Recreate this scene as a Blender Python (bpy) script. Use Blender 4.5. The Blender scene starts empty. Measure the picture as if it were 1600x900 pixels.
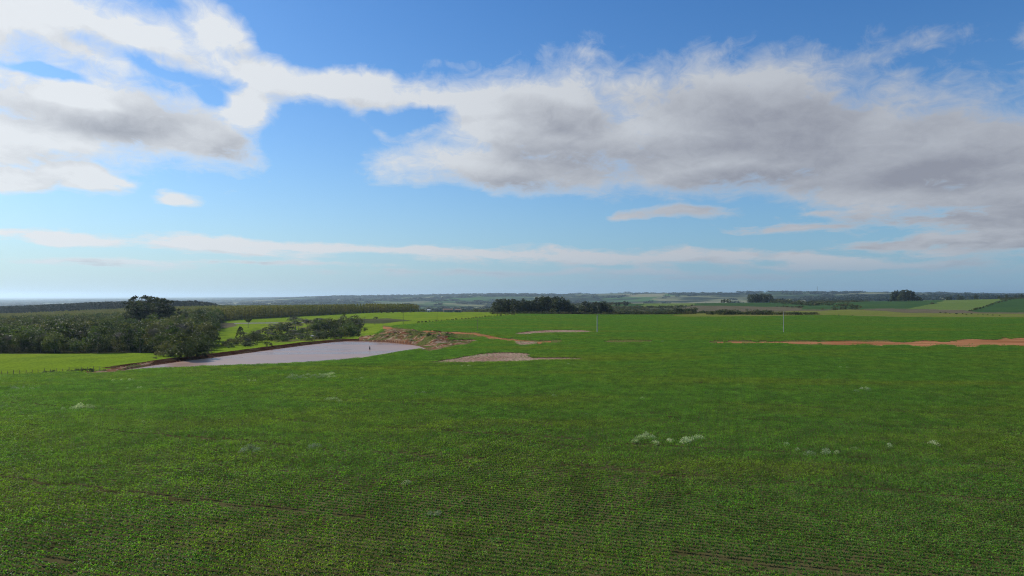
import bpy, math, random
import numpy as np
from math import radians, pi, sin, cos

# ------------------------------------------------------------------ camera, sky, sun, exposure
F, CX, V0, H = 1067.0, 800.0, 463.0, 16.0        # focal length in photo pixels, centre column, eye-level row, camera height
SUN_AZ, SUN_EL = radians(-62.0), radians(34.0)   # clockwise from +Y (the view direction), above the horizon
scene = bpy.context.scene
scene.render.engine = 'CYCLES'
cd = bpy.data.cameras.new('camera'); cam = bpy.data.objects.new('camera', cd)
scene.collection.objects.link(cam)
cam.location = (0, 0, H)
cam.rotation_euler = (radians(90.0) + math.atan((V0 - 450.0) / F), 0, 0)
cd.sensor_width = 36.0; cd.lens = 36.0 * F / 1600.0
cd.clip_start = 0.1; cd.clip_end = 200000.0
scene.camera = cam
scene.view_settings.view_transform = 'Standard'
scene.view_settings.look = 'None'
scene.view_settings.gamma = 1.0
scene.view_settings.use_curve_mapping = False
scene.view_settings.exposure = 0.0
scene.cycles.use_denoising = True
scene.cycles.denoiser = 'OPENIMAGEDENOISE'
scene.cycles.denoising_input_passes = 'RGB_ALBEDO_NORMAL'
scene.cycles.denoising_prefilter = 'NONE'
scene.cycles.filter_width = 1.1
scene.cycles.max_bounces = 6
scene.cycles.diffuse_bounces = 2
scene.cycles.glossy_bounces = 2
scene.cycles.transmission_bounces = 3
scene.cycles.transparent_max_bounces = 4
scene.cycles.volume_bounces = 1
scene.cycles.use_adaptive_sampling = False

sd = bpy.data.lights.new('sun', 'SUN'); sun = bpy.data.objects.new('sun', sd)
scene.collection.objects.link(sun)
sd.energy = 5.0; sd.angle = radians(0.6); sd.color = (1.0, 0.93, 0.82)
sun_dir = np.array([sin(SUN_AZ) * cos(SUN_EL), cos(SUN_AZ) * cos(SUN_EL), sin(SUN_EL)])
import mathutils
sun.rotation_euler = mathutils.Vector(sun_dir).to_track_quat('Z', 'Y').to_euler()


class NT:
    """small helper for building node trees"""
    def __init__(self, tree): self.t = tree; self.n = tree.nodes; self.l = tree.links
    def node(self, typ, **kw):
        nd = self.n.new(typ)
        for k, v in kw.items(): setattr(nd, k, v)
        return nd
    def put(self, sock, val):
        if val is None: return
        if isinstance(val, bpy.types.NodeSocket): self.l.new(val, sock)
        else: sock.default_value = val
    def math(self, op, a, b=None, c=None, clamp=False):
        nd = self.node('ShaderNodeMath', operation=op, use_clamp=clamp)
        self.put(nd.inputs[0], a); self.put(nd.inputs[1], b); self.put(nd.inputs[2], c)
        return nd.outputs[0]
    def vmath(self, op, a, b=None, out=0):
        nd = self.node('ShaderNodeVectorMath', operation=op)
        self.put(nd.inputs[0], a); self.put(nd.inputs[1], b)
        return nd.outputs[out]
    def vscale(self, a, s):
        nd = self.node('ShaderNodeVectorMath', operation='SCALE')
        self.put(nd.inputs[0], a); self.put(nd.inputs['Scale'], s); return nd.outputs[0]
    def noise(self, vec, scale, detail=3.0, rough=0.5, dist=0.0, color=False, lac=2.0):
        nd = self.node('ShaderNodeTexNoise')
        self.put(nd.inputs['Vector'], vec); nd.inputs['Scale'].default_value = scale
        nd.inputs['Detail'].default_value = detail; nd.inputs['Roughness'].default_value = rough
        nd.inputs['Distortion'].default_value = dist; nd.inputs['Lacunarity'].default_value = lac
        return nd.outputs['Color' if color else 'Fac']
    def ramp(self, x, lo, hi, a=0.0, b=1.0, smooth=True):
        nd = self.node('ShaderNodeMapRange'); nd.clamp = True
        nd.interpolation_type = 'SMOOTHSTEP' if smooth else 'LINEAR'
        self.put(nd.inputs['Value'], x)
        self.put(nd.inputs['From Min'], lo); self.put(nd.inputs['From Max'], hi)
        self.put(nd.inputs['To Min'], a); self.put(nd.inputs['To Max'], b)
        return nd.outputs['Result']
    def mix(self, f, a, b, mode='MIX'):
        nd = self.node('ShaderNodeMix', data_type='RGBA', blend_type=mode)
        self.put(nd.inputs[0], f)
        for s, v in ((nd.inputs[6], a), (nd.inputs[7], b)):
            if isinstance(v, tuple) and len(v) == 3: v = v + (1.0,)
            self.put(s, v)
        return nd.outputs[2]
    def after(self, vec, val):
        """vec, evaluated only once val is known (keeps the shader's working memory small)"""
        nd = self.node('ShaderNodeVectorMath', operation='MULTIPLY_ADD')
        self.put(nd.inputs[0], val); nd.inputs[1].default_value = (1e-7, 0, 0); self.put(nd.inputs[2], vec); return nd.outputs[0]
    def sep(self, v):
        nd = self.node('ShaderNodeSeparateXYZ'); self.put(nd.inputs[0], v); return nd.outputs
    def comb(self, x, y, z=0.0):
        nd = self.node('ShaderNodeCombineXYZ')
        self.put(nd.inputs[0], x); self.put(nd.inputs[1], y); self.put(nd.inputs[2], z); return nd.outputs[0]


def cloud_group():
    """cloud thickness as a function of direction; input = (azimuth, slope above horizon, 0)"""
    g = bpy.data.node_groups.new('cloud_field', 'ShaderNodeTree')
    g.interface.new_socket('Dir', in_out='INPUT', socket_type='NodeSocketVector')
    g.interface.new_socket('Field', in_out='OUTPUT', socket_type='NodeSocketFloat')
    T = NT(g)
    gi = T.node('NodeGroupInput'); go = T.node('NodeGroupOutput')
    d = gi.outputs[0]
    x, y, _ = T.sep(d)
    # perspective coordinates on the cloud layer
    inv = T.math('DIVIDE', 1.0, T.math('ADD', T.math('MAXIMUM', y, 0.0), 0.13))
    P = T.comb(T.math('MULTIPLY', T.math('SINE', x), inv), T.math('MULTIPLY', T.math('COSINE', x), inv), 0.0)
    gel = T.math('MULTIPLY', T.math('LOGARITHM', T.math('ADD', T.math('MAXIMUM', y, 0.0), 0.04), 2.718), 0.32)
    P = T.comb(x, gel, 0.37)
    w = T.noise(P, 7.0, 4.0, 0.55, color=True)
    w = T.vmath('SUBTRACT', w, (0.5, 0.5, 0.5))
    w = T.vmath('MULTIPLY', w, (0.12, 0.07, 0.0))
    yy = T.ramp(y, 0.0, 0.22, 0.25, 1.0)
    w = T.vscale(w, yy)
    q = T.vmath('ADD', d, w)
    # cx, cy, rx, ry, tilt (degrees, positive = falls to the right), weight
    E = [(560, 140, 330, 50, 4, 0), (850, 190, 360, 98, 6, 0), (1130, 185, 360, 105, 5, 0), (1420, 240, 350, 98, 8, 0), (1620, 300, 330, 120, 8, 0),
         (800, 262, 290, 42, 3, 0), (1420, 305, 280, 50, 12, 0), (1640, 365, 220, 50, 4, 0), (1180, 255, 330, 45, 2, 0), (395, 118, 110, 36, 10, .1),
         (120, 175, 300, 70, 8, 0), (300, 215, 170, 44, 8, 0), (20, 215, 240, 50, 4, 0), (395, 175, 60, 60, 60, 0), (250, 90, 200, 22, 14, .15),
         (130, 40, 280, 62, 6, 0), (325, 48, 95, 58, 20, .1), (-20, 20, 180, 90, 0, 0),
         (25, 280, 75, 26, 6, -.1), (145, 281, 60, 19, 4, -.3), (190, 286, 32, 14, 0, 0), (283, 313, 34, 11, 0, -.2),
         (478, 214, 45, 40, -30, .7), (600, 212, 130, 40, 6, .55), (445, 24, 90, 70, 60, .85), (445, 172, 40, 28, 0, .75), 
         (110, 371, 300, 13, 3, -.1), (500, 388, 340, 9, 2, -.1), (980, 401, 370, 15, 1, -.1), (700, 396, 200, 8, 1, 0), (1240, 406, 100, 12, 4, 0), (300, 385, 260, 14, 3, .1),
         (150, 411, 240, 9, 0, .1), (760, 426, 560, 9, 0, .35), (1350, 416, 320, 11, 0, .25), (450, 412, 200, 7, 0, .2), (1150, 432, 500, 10, 0, .45),
         (1260, 353, 140, 11, 1, .05), (1420, 381, 160, 13, -2, .0), (1570, 380, 170, 26, 0, 0), (1060, 334, 130, 14, 0, .25),
         (965, 336, 70, 12, 0, .15), (1300, 330, 60, 10, 0, .3), (1480, 348, 130, 12, 2, .1),
         (1110, 85, 260, 60, -20, .8), (930, 84, 260, 50, 6, .8), (700, 100, 220, 40, 0, .75), (1640, 70, 100, 90, 0, .5), (1450, 60, 160, 60, 0, .95),
         (-500, 150, 300, 80, 0, 0), (2200, 200, 400, 90, 0, 0), (2500, 380, 500, 25, 0, 0)]
    cur = None
    for ei, (cx, cy, rx, ry, tl, wt) in enumerate(E):
        if ei and ei % 3 == 0: q = T.after(q, cur)
        az = math.atan((cx - CX) / F); c = cos(az)
        m = T.node('ShaderNodeMapping', vector_type='TEXTURE')
        m.inputs['Location'].default_value = (az, (V0 - cy) / F * c, 0)
        m.inputs['Rotation'].default_value = (0, 0, radians(-tl))
        m.inputs['Scale'].default_value = (rx / F * c * c, ry / F * c, 1)
        T.l.new(q, m.inputs['Vector'])
        ln = T.vmath('LENGTH', m.outputs[0], out=1)
        if wt: ln = T.math('ADD', ln, wt)
        cur = ln if cur is None else T.math('SMOOTH_MIN', cur, ln, 0.3)
    base = T.math('SUBTRACT', 1.0, cur)
    # clear gaps of blue between the banks
    hole = None; q = T.after(q, cur)
    for (cx, cy, rx, ry, tl) in [(490, 215, 85, 62, 20), (500, 60, 130, 45, 8), (250, 98, 140, 16, 16), (330, 150, 40, 14, 30), (60, 110, 60, 10, 5), (640, 180, 60, 22, 0), (620, 340, 330, 26, 0), (60, 335, 120, 18, 0)]:
        az = math.atan((cx - CX) / F); c = cos(az)
        m = T.node('ShaderNodeMapping', vector_type='TEXTURE')
        m.inputs['Location'].default_value = (az, (V0 - cy) / F * c, 0); m.inputs['Rotation'].default_value = (0, 0, radians(-tl)); m.inputs['Scale'].default_value = (rx / F * c * c, ry / F * c, 1)
        T.l.new(q, m.inputs['Vector'])
        ln = T.vmath('LENGTH', m.outputs[0], out=1)
        hole = ln if hole is None else T.math('SMOOTH_MIN', hole, ln, 0.3)
    base = T.math('MAXIMUM', base, -0.9)
    base = T.math('SUBTRACT', base, T.ramp(hole, 1.7, 0.2, 0.0, 0.62))
    P2 = T.vmath('MULTIPLY', P, (1.0, 1.5, 1.0))
    n1 = T.noise(P2, 6.0, 9.0, 0.58, 0.35)
    n2 = T.noise(P2, 30.0, 7.0, 0.66, 0.9)
    f = T.math('ADD', base, T.math('MULTIPLY', T.math('SUBTRACT', n1, 0.49), 1.65))
    f = T.math('ADD', f, T.math('MULTIPLY', T.math('SUBTRACT', n2, 0.5), 0.7))
    n3 = T.noise(T.vmath('MULTIPLY', q, (15.0, 62.0, 1.0)), 1.0, 4.0, 0.6, 0.3)
    f = T.math('ADD', f, T.math('MULTIPLY', T.math('MULTIPLY', T.math('SUBTRACT', n3, 0.54), 2.0), T.ramp(y, 0.15, 0.085)))
    T.l.new(f, go.inputs[0])
    return g


def build_world():
    wd = bpy.data.worlds.new('World'); scene.world = wd; wd.use_nodes = True
    wd.node_tree.nodes.clear()
    T = NT(wd.node_tree)
    out = T.node('ShaderNodeOutputWorld')
    sky = T.node('ShaderNodeTexSky', sky_type='NISHITA')
    sky.sun_disc = False; sky.sun_elevation = SUN_EL; sky.sun_rotation = SUN_AZ
    sky.altitude = 0.0; sky.air_density = 1.0; sky.dust_density = 0.6; sky.ozone_density = 2.5
    b1 = T.node('ShaderNodeBackground'); b1.inputs[1].default_value = 0.10
    tc = T.node('ShaderNodeTexCoord'); v = tc.outputs['Generated']
    x, y, z = T.sep(v)
    az = T.math('ARCTAN2', x, y)
    hl = T.math('SQRT', T.math('ADD', T.math('MULTIPLY', x, x), T.math('MULTIPLY', y, y)))
    el = T.math('DIVIDE', z, T.math('MAXIMUM', hl, 0.02))
    d = T.comb(az, el, 0.0)
    hs = T.node('ShaderNodeHueSaturation'); hs.inputs['Saturation'].default_value = 1.22
    T.l.new(sky.outputs[0], hs.inputs['Color'])
    # the air near the horizon scatters pale blue
    sunw = T.ramp(T.vmath('DOT_PRODUCT', v, tuple(float(c) for c in sun_dir), out=1), 0.1, 0.95)
    hcol = T.mix(sunw, (2.5, 4.1, 5.6), (5.4, 7.0, 7.7))
    air = T.math('POWER', 2.718, T.math('MULTIPLY', T.math('MAXIMUM', el, 0.0), -8.5))
    T.l.new(T.mix(air, T.mix(1.0, hs.outputs[0], (0.72, 1.04, 1.32), 'MULTIPLY'), hcol), b1.inputs[0])
    g = cloud_group()
    def field(vec):
        nd = T.node('ShaderNodeGroup'); nd.node_tree = g; T.l.new(vec, nd.inputs[0]); return nd.outputs[0]
    f0 = field(d)
    f1 = field(T.vmath('ADD', T.after(d, f0), (-0.035, 0.030, 0.0)))
    alpha = T.math('POWER', T.ramp(f0, -0.14, 0.47, smooth=False), 1.2)
    # how much cloud lies between this point and the sun, and how thick it is here
    thick = T.ramp(f1, 0.15, 1.25)
    # the thickest cores of the layer
    dw = T.vmath('ADD', d, T.vscale(T.vmath('MULTIPLY', T.vmath('SUBTRACT', T.noise(T.vmath('MULTIPLY', d, (4.0, 9.0, 1.0)), 1.0, 4.0, 0.5, color=True), (0.5, 0.5, 0.5)), (0.30, 0.13, 0.0)), T.ramp(el, 0.05, 0.25, 0.12, 1.0)))
    dw = T.after(dw, f1); cur = None
    for (cx, cy, rx, ry, tl) in [(230, 190, 210, 34, 6), (390, 222, 90, 30, 4), (870, 262, 190, 30, -4), (1010, 238, 180, 26, -6), (1130, 150, 170, 40, 8), (1260, 160, 130, 40, 6), (1520, 205, 230, 60, 6),
                                 (1150, 278, 240, 22, -4), (1420, 272, 250, 22, -2), (1330, 225, 200, 45, 4), (1600, 285, 170, 22, 2), (1600, 350, 150, 60, 0), (860, 180, 90, 30, 6), (1020, 406, 270, 11, 1), (300, 392, 260, 9, 3), (80, 386, 160, 8, 2), (640, 402, 260, 9, 1), (1260, 355, 170, 16, 0), (1420, 383, 180, 16, 0), (1060, 335, 160, 16, 0), (1560, 385, 160, 20, 0)]:
        a_ = math.atan((cx - CX) / F); c_ = cos(a_)
        if cur is not None: dw = T.after(dw, cur)
        m = T.node('ShaderNodeMapping', vector_type='TEXTURE')
        m.inputs['Location'].default_value = (a_, (V0 - cy) / F * c_, 0); m.inputs['Rotation'].default_value = (0, 0, radians(-tl)); m.inputs['Scale'].default_value = (rx / F * c_ * c_, ry / F * c_, 1)
        T.l.new(dw, m.inputs['Vector'])
        ln = T.vmath('LENGTH', m.outputs[0], out=1)
        cur = ln if cur is None else T.math('SMOOTH_MIN', cur, ln, 0.3)
    core = T.ramp(cur, 1.9, 0.1)
    streak = T.noise(T.vmath('MULTIPLY', d, (4.0, 13.0, 1.0)), 1.0, 3.5, 0.5, 0.6)
    shade = T.math('ADD', T.math('ADD', T.math('MULTIPLY', thick, 0.30), T.math('MULTIPLY', core, 0.62)), T.math('ADD', T.math('MULTIPLY', T.math('SUBTRACT', streak, 0.5), 0.6), T.math('MULTIPLY', T.math('SUBTRACT', f1, f0), 0.40)), clamp=True)
    shade = T.math('MULTIPLY', shade, T.ramp(f0, 0.05, 0.6))
    sunward = T.vmath('DOT_PRODUCT', v, tuple(float(c) for c in sun_dir), out=1)
    glow = T.ramp(sunward, 0.15, 0.92)
    lit = T.mix(glow, (0.50, 0.53, 0.58), (0.80, 0.83, 0.86))
    dark = T.mix(glow, (0.28, 0.295, 0.35), (0.38, 0.40, 0.45))
    col = T.mix(shade, lit, dark)
    low = T.ramp(el, 0.01, 0.06)
    col = T.mix(low, T.mix(glow, (0.27, 0.37, 0.50), (0.55, 0.66, 0.74)), col)
    alpha = T.math('MULTIPLY', alpha, T.ramp(el, 0.0, 0.07, 0.5, 0.97))
    b2 = T.node('ShaderNodeBackground'); b2.inputs[1].default_value = 1.0
    T.l.new(col, b2.inputs[0])
    mx = T.node('ShaderNodeMixShader')
    T.l.new(alpha, mx.inputs[0]); T.l.new(b1.outputs[0], mx.inputs[1]); T.l.new(b2.outputs[0], mx.inputs[2])
    T.l.new(mx.outputs[0], out.inputs['Surface'])
    wd.cycles.sampling_method = 'MANUAL'; wd.cycles.sample_map_resolution = 512
build_world()

# ------------------------------------------------------------------ helpers
rng = np.random.default_rng(7)
random.seed(7)
COL = scene.collection

def _hash(ix, iy, seed):
    h = (ix.astype(np.int64) * 374761393 + iy.astype(np.int64) * 668265263 + seed * 974711) & 0x7fffffff
    h = ((h ^ (h >> 13)) * 1274126177) & 0x7fffffff
    return ((h ^ (h >> 16)) & 0xffffff) / float(0xffffff)

def vnoise(x, y, seed=0):
    ix = np.floor(x); iy = np.floor(y); fx = x - ix; fy = y - iy
    fx = fx * fx * (3 - 2 * fx); fy = fy * fy * (3 - 2 * fy)
    a = _hash(ix, iy, seed); b = _hash(ix + 1, iy, seed); c = _hash(ix, iy + 1, seed); d = _hash(ix + 1, iy + 1, seed)
    return (a + (b - a) * fx) * (1 - fy) + (c + (d - c) * fx) * fy

def fbm(x, y, octv=4, seed=0):
    s = 0; a = 0.5; t = 0
    for i in range(octv):
        s = s + a * vnoise(x, y, seed + i * 17); t += a; a *= 0.5; x = x * 2.03 + 11.3; y = y * 2.03 + 5.7
    return s / t - 0.5          # about -0.5 .. 0.5

def inpoly(px, py, poly):
    ins = np.zeros(px.shape, bool); n = len(poly)
    for i in range(n):
        x1, y1 = poly[i]; x2, y2 = poly[(i + 1) % n]
        if y1 == y2: continue
        c = ((y1 > py) != (y2 > py)) & (px < (x2 - x1) * (py - y1) / (y2 - y1) + x1)
        ins ^= c
    return ins

def sdf(px, py, poly):
    d = np.full(px.shape, 1e9); n = len(poly)
    for i in range(n):
        x1, y1 = poly[i]; x2, y2 = poly[(i + 1) % n]
        ex, ey = x2 - x1, y2 - y1
        t = np.clip(((px - x1) * ex + (py - y1) * ey) / (ex * ex + ey * ey + 1e-9), 0, 1)
        d = np.minimum(d, np.hypot(px - x1 - t * ex, py - y1 - t * ey))
    return np.where(inpoly(px, py, poly), -d, d)

def sstep(x, a, b):
    t = np.clip((x - a) / (b - a), 0, 1); return t * t * (3 - 2 * t)

def tag(o, label=None, cat=None, group=None, kind=None):
    if label: o['label'] = label
    if cat: o['category'] = cat
    if group: o['group'] = group
    if kind: o['kind'] = kind
    return o

def mesh_np(name, verts, faces_flat, nper, mats, mat_idx=None, smooth=False):
    me = bpy.data.meshes.new(name)
    nf = len(faces_flat) // nper
    me.vertices.add(len(verts)); me.vertices.foreach_set('co', np.asarray(verts, np.float32).ravel())
    me.loops.add(len(faces_flat)); me.loops.foreach_set('vertex_index', np.asarray(faces_flat, np.int32))
    me.polygons.add(nf)
    me.polygons.foreach_set('loop_start', np.arange(0, nf * nper, nper, dtype=np.int32))
    if mat_idx is not None: me.polygons.foreach_set('material_index', np.asarray(mat_idx, np.int32))
    me.polygons.foreach_set('use_smooth', np.full(nf, smooth, bool))
    for m in mats: me.materials.append(m)
    me.update(calc_edges=True); me.validate()
    return me

def link(name, me, parent=None, loc=(0, 0, 0), rotz=0.0, scl=1.0):
    o = bpy.data.objects.new(name, me); COL.objects.link(o)
    o.location = loc; o.rotation_euler = (0, 0, rotz)
    o.scale = (scl, scl, scl) if not isinstance(scl, tuple) else scl
    if parent: o.parent = parent
    return o

# ------------------------------------------------------------------ terrain
def V(Y, v): return (Y, H - (v - V0) * Y / F)
PROF = {
 -900: [(60,0),(130,-.2),(235,-4),(400,-9),(600,-14),(900,-22),(1250,-24),(1700,-28),(3000,-60),(8000,-85),(20000,-85),(90000,-90)],
 0:    [(60,0),(120,0),(143,-.5),V(235,551),(400,-9),(600,-14),(900,-20),V(1250,497),(1700,-28),(3000,-60),(8000,-85),(20000,-85),(90000,-90)],
 200:  [(60,0),(140,0),(157,-.5),V(235,552),(400,-7.5),(600,-11),(900,-14),V(1250,486.5),(1600,-12),(2200,-30),(3500,-60),(8000,-59),(20000,-59),(90000,-60)],
 350:  [(60,0),(160,0),(195,-1.2),(225,-2.2),V(300,533),V(430,513),V(575,502),(900,-7),V(1250,485),(1700,-18),(3000,-50),(7000,-62),(12000,-62),(20000,-30),(90000,-40)],
 500:  [(60,0),(200,0),(245,-.6),(290,-2.4),(360,-4),(430,-4),V(540,499),V(750,492.5),(1000,-7),(1300,-18),(2500,-55),V(5000,474),V(6500,469),V(9000,464),(14000,0),(90000,-20)],
 650:  [(60,0),(262,0),(330,0),V(420,505),V(560,496.5),V(780,486.5),(1000,-6),(1500,-25),(3000,-60),V(5000,473),V(7000,467),V(9000,461),(14000,20),(90000,0)],
 800:  [(60,0),(300,0),V(610,491.0),(700,-1),(900,-7),V(1300,484),V(1800,477),(2500,-40),(4500,-50),V(5500,470),V(8000,460),(12000,40),(90000,0)],
 950:  [(60,0),(300,0),V(620,492),(700,-2.5),(950,-8),V(1100,488),V(1400,481),V(1700,474.5),(2000,-4),(3000,-50),V(5500,471),V(7500,461),V(9000,459),(14000,50),(90000,0)],
 1100: [(60,0),(300,0),V(590,494),V(700,489),(850,-6),V(1100,486),V(1400,477.5),V(1550,473),(1900,-4),(3000,-40),V(5000,472),V(7500,457.5),(12000,50),(90000,0)],
 1250: [(60,0),(300,0),V(560,495),V(700,490),V(900,485.7),(1000,-5),V(1300,478.5),V(1600,472),(2000,0),(2800,-15),V(4000,470),V(7000,457.5),V(8000,456),(12000,50),(90000,0)],
 1400: [(60,0),(300,0),V(560,496),V(800,488),V(950,484.5),V(1300,474.5),V(1500,470.5),(2200,0),V(3500,468),V(7000,457),(12000,50),(90000,0)],
 1600: [(60,0),(300,0),V(480,499),V(650,494),V(800,489.5),V(1000,480),V(1300,466.5),(1500,12),(2500,0),V(6000,462),V(8000,460),(12000,40),(90000,0)],
 2500: [(60,0),(300,0),(650,-2),(1000,3),(1300,14),(1500,12),(2500,0),(6000,30),(12000,30),(90000,0)],
}
us = sorted(PROF); LY = np.linspace(math.log(40), math.log(90000), 700)
cols = np.array([np.interp(LY, [math.log(p[0]) for p in PROF[u]], [p[1] for p in PROF[u]]) for u in us])
UT = np.linspace(-900, 2500, 341)
TAB = np.array([np.interp(UT, us, cols[:, j]) for j in range(len(LY))]).T      # [u, logY]
def blur(a, k, ax):
    ker = np.exp(-0.5 * (np.arange(-3 * k, 3 * k + 1) / k) ** 2); ker /= ker.sum()
    pad = [(0, 0), (0, 0)]; pad[ax] = (3 * k, 3 * k)
    b = np.pad(a, pad, mode='edge')
    return np.apply_along_axis(lambda r: np.convolve(r, ker, mode='valid'), ax, b)
TAB = blur(blur(TAB, 4, 0), 4, 1)

def px_world(u, v, z=0.0):
    Y = (H - z) * F / (v - V0); return ((u - CX) / F * Y, Y)
ZW = -1.15
POND_PX = [(188,581.5),(205,581),(250,578.5),(300,577),(380,574.5),(430,573),(480,570.5),(515,568),(540,565.5),(563,561.5),(585,558),(605,554),(625,551.5),(645,549),(658,547),(665,544.6),
           (655,541),(640,538.3),(620,536),(600,534.4),(570,533.5),(540,533.4),(520,534.8),(480,539.3),(440,544.5),(400,550),(340,558),(280,565.5),(240,571),(205,576.5),(190,579)]
POND = [px_world(u, v, ZW) for u, v in POND_PX]
def pond_side(X, Y):
    """positive on the far side of the pond's long axis"""
    return Y - np.interp(X, [-110, -95, -88, -83, -76, -63, -48, -40, -30, -25, 0], [140, 155, 160, 175, 192, 212, 216, 222, 229, 232, 245])
def spoil_h(X, Y):
    """spoil heap behind and right of the pond"""
    u = CX + X / Y * F
    s = sdf(X, Y, POND)
    e = sstep(u, 545, 600) * (1 - sstep(u, 690, 735))
    back = sstep(pond_side(X, Y), 0, 12)
    h = e * back * sstep(s, 0.5, 9) * (1 - sstep(s, 26, 52))
    return h * (1.3 + 4.2 * fbm(X / 4.5, Y / 5.5, 4, 5))

def base_z(X, Y):
    r = np.hypot(X, Y)
    th = np.arctan2(X, Y)
    thc = np.clip(th, -1.0, 1.0)
    u = CX + np.tan(thc) * F
    Yd = np.maximum(np.where(np.abs(th) < 1.0, Y, r * math.cos(1.0)), 41)
    iu = np.clip((u - UT[0]) / (UT[1] - UT[0]), 0, len(UT) - 1.001)
    iy = np.clip((np.log(Yd) - LY[0]) / (LY[1] - LY[0]), 0, len(LY) - 1.001)
    a = iu.astype(int); b = iy.astype(int); fa = iu - a; fb = iy - b
    z = (TAB[a, b] * (1 - fa) + TAB[a + 1, b] * fa) * (1 - fb) + (TAB[a, b + 1] * (1 - fa) + TAB[a + 1, b + 1] * fa) * fb
    back = sstep(np.abs(th), 1.25, 1.9)
    return z * (1 - back)

def terrain(X, Y):
    X = np.asarray(X, float); Y = np.asarray(Y, float)
    z = base_z(X, Y)
    r = np.hypot(X, Y)
    z = z + fbm(X / 60, Y / 60, 3, 1) * 0.5 * sstep(r, 60, 400)
    far = sstep(r, 2200, 5000)
    zf = fbm(X / 1700, Y / 1100, 5, 31) * 46 + (0.5 - np.abs(fbm(X / 900, Y / 600, 4, 77)) * 2) * 10 - 6
    z = z + far * zf * (0.45 + 0.55 * sstep(X / np.maximum(Y, 1), -0.5, -0.1)) * (1 - 0.8 * sstep(r, 14000, 30000))
    near = r < 480
    if near.any():
        Xn, Yn = X[near], Y[near]; zn = z[near]
        s = sdf(Xn, Yn, POND)
        u = CX + Xn / np.maximum(Yn, 1) * F
        # which side of the water: dam on the far/left side, gentle field edge on the near side
        dam = sstep(pond_side(Xn, Yn), 0, 6) * (1 - sstep(u, 600, 660)) * sstep(Xn, -108, -90)
        zn = zn + spoil_h(Xn, Yn)
        ridge = -0.42 + 0.4 * fbm(Xn / 9, Yn / 9, 3, 9)
        prof = np.where(s < 3.0, ZW + (ridge - ZW) * np.clip(s / 3.0, -2, 1), ridge)
        wdam = dam * (1 - sstep(s, 4.0, 15))
        zdam = np.maximum(zn, prof)
        zn2 = zn * (1 - wdam) + zdam * wdam
        shore = ZW + np.where(s < 0, np.clip(s, -8, 0) * 0.32, s * (0.15 + 0.17 * sstep(spoil_h(Xn, Yn), 0.0, 0.4)) + np.maximum(s - 5, 0) * 0.4)
        wk = np.where(s < 0.5, 1.0, 1 - sstep(wdam, 0.0, 0.4)) * (s < 12)
        zn2 = zn2 * (1 - wk) + np.minimum(zn2, np.maximum(shore, -3.0)) * wk
        out = z.copy(); out[near] = zn2; z = out
    return z

def tz(x, y): return float(terrain(np.array([x]), np.array([y]))[0])
def at(u, Y):
    """ground point in column u of the photo at depth Y"""
    x = (u - CX) / F * Y
    return (x, Y, tz(x, Y))
def drop(u, v, y0=60, y1=3000):
    """first ground point hit by the sight line through photo pixel (u, v)"""
    Ys = np.geomspace(y0, y1, 1500); X = (u - CX) / F * Ys
    zz = terrain(X, Ys); ray = H - (v - V0) * Ys / F
    k = np.argmax(zz >= ray) if (zz >= ray).any() else len(Ys) - 1
    return (float(X[k]), float(Ys[k]), float(zz[k]))

# ---- land cover
LEFT = [(-3000,640),(-600,602),(0,587),(60,584.5),(130,580.5),(160,579.5),(203,580),(220,577),(300,562),(400,549),(480,538.5),(545,532),(575,527),(600,514),(618,509.5),(640,506.5),(700,501.5),(745,497.5),(780,494),(810,491.5),(812,380),(-3000,380)]
TRK_U = [600,612,640,670,700,740,748,765,785,815,842,860,900,1000,1100,1140,1200,1300,1400,1500,1560,1600,1700,2200]
TRK_V = [512,514,517.5,519,520,521.5,523.5,527,530.5,532.5,535.5,534,533.3,534.2,534.8,535,535.4,536,537,537,536,535.5,536,538]
TRK_H = [1.8,1.9,1.6,1.2,1.1,1.2,2.0,2.6,1.9,1.2,1.7,1.0,.8,.8,.9,1.1,1.6,2.4,3.8,5.2,7.4,9.5,9.5,9.5]
CODES = ['dam', 'farm_road', 'crop_field','pasture','woodland_floor','dirt_bank','dirt_track','stubble_field','scrubland','fallow_field','meadow','hill_pasture','hill_crop','hills','pond_bed','grass_verge']
C = {n: i for i, n in enumerate(CODES)}
WOOD = [(-1500,600),(-600,565),(-10,553),(250,551.5),(300,556),(330,541),(322,527),(335,515),(360,506),(335,497),(-10,470),(-1500,440)]
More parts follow.
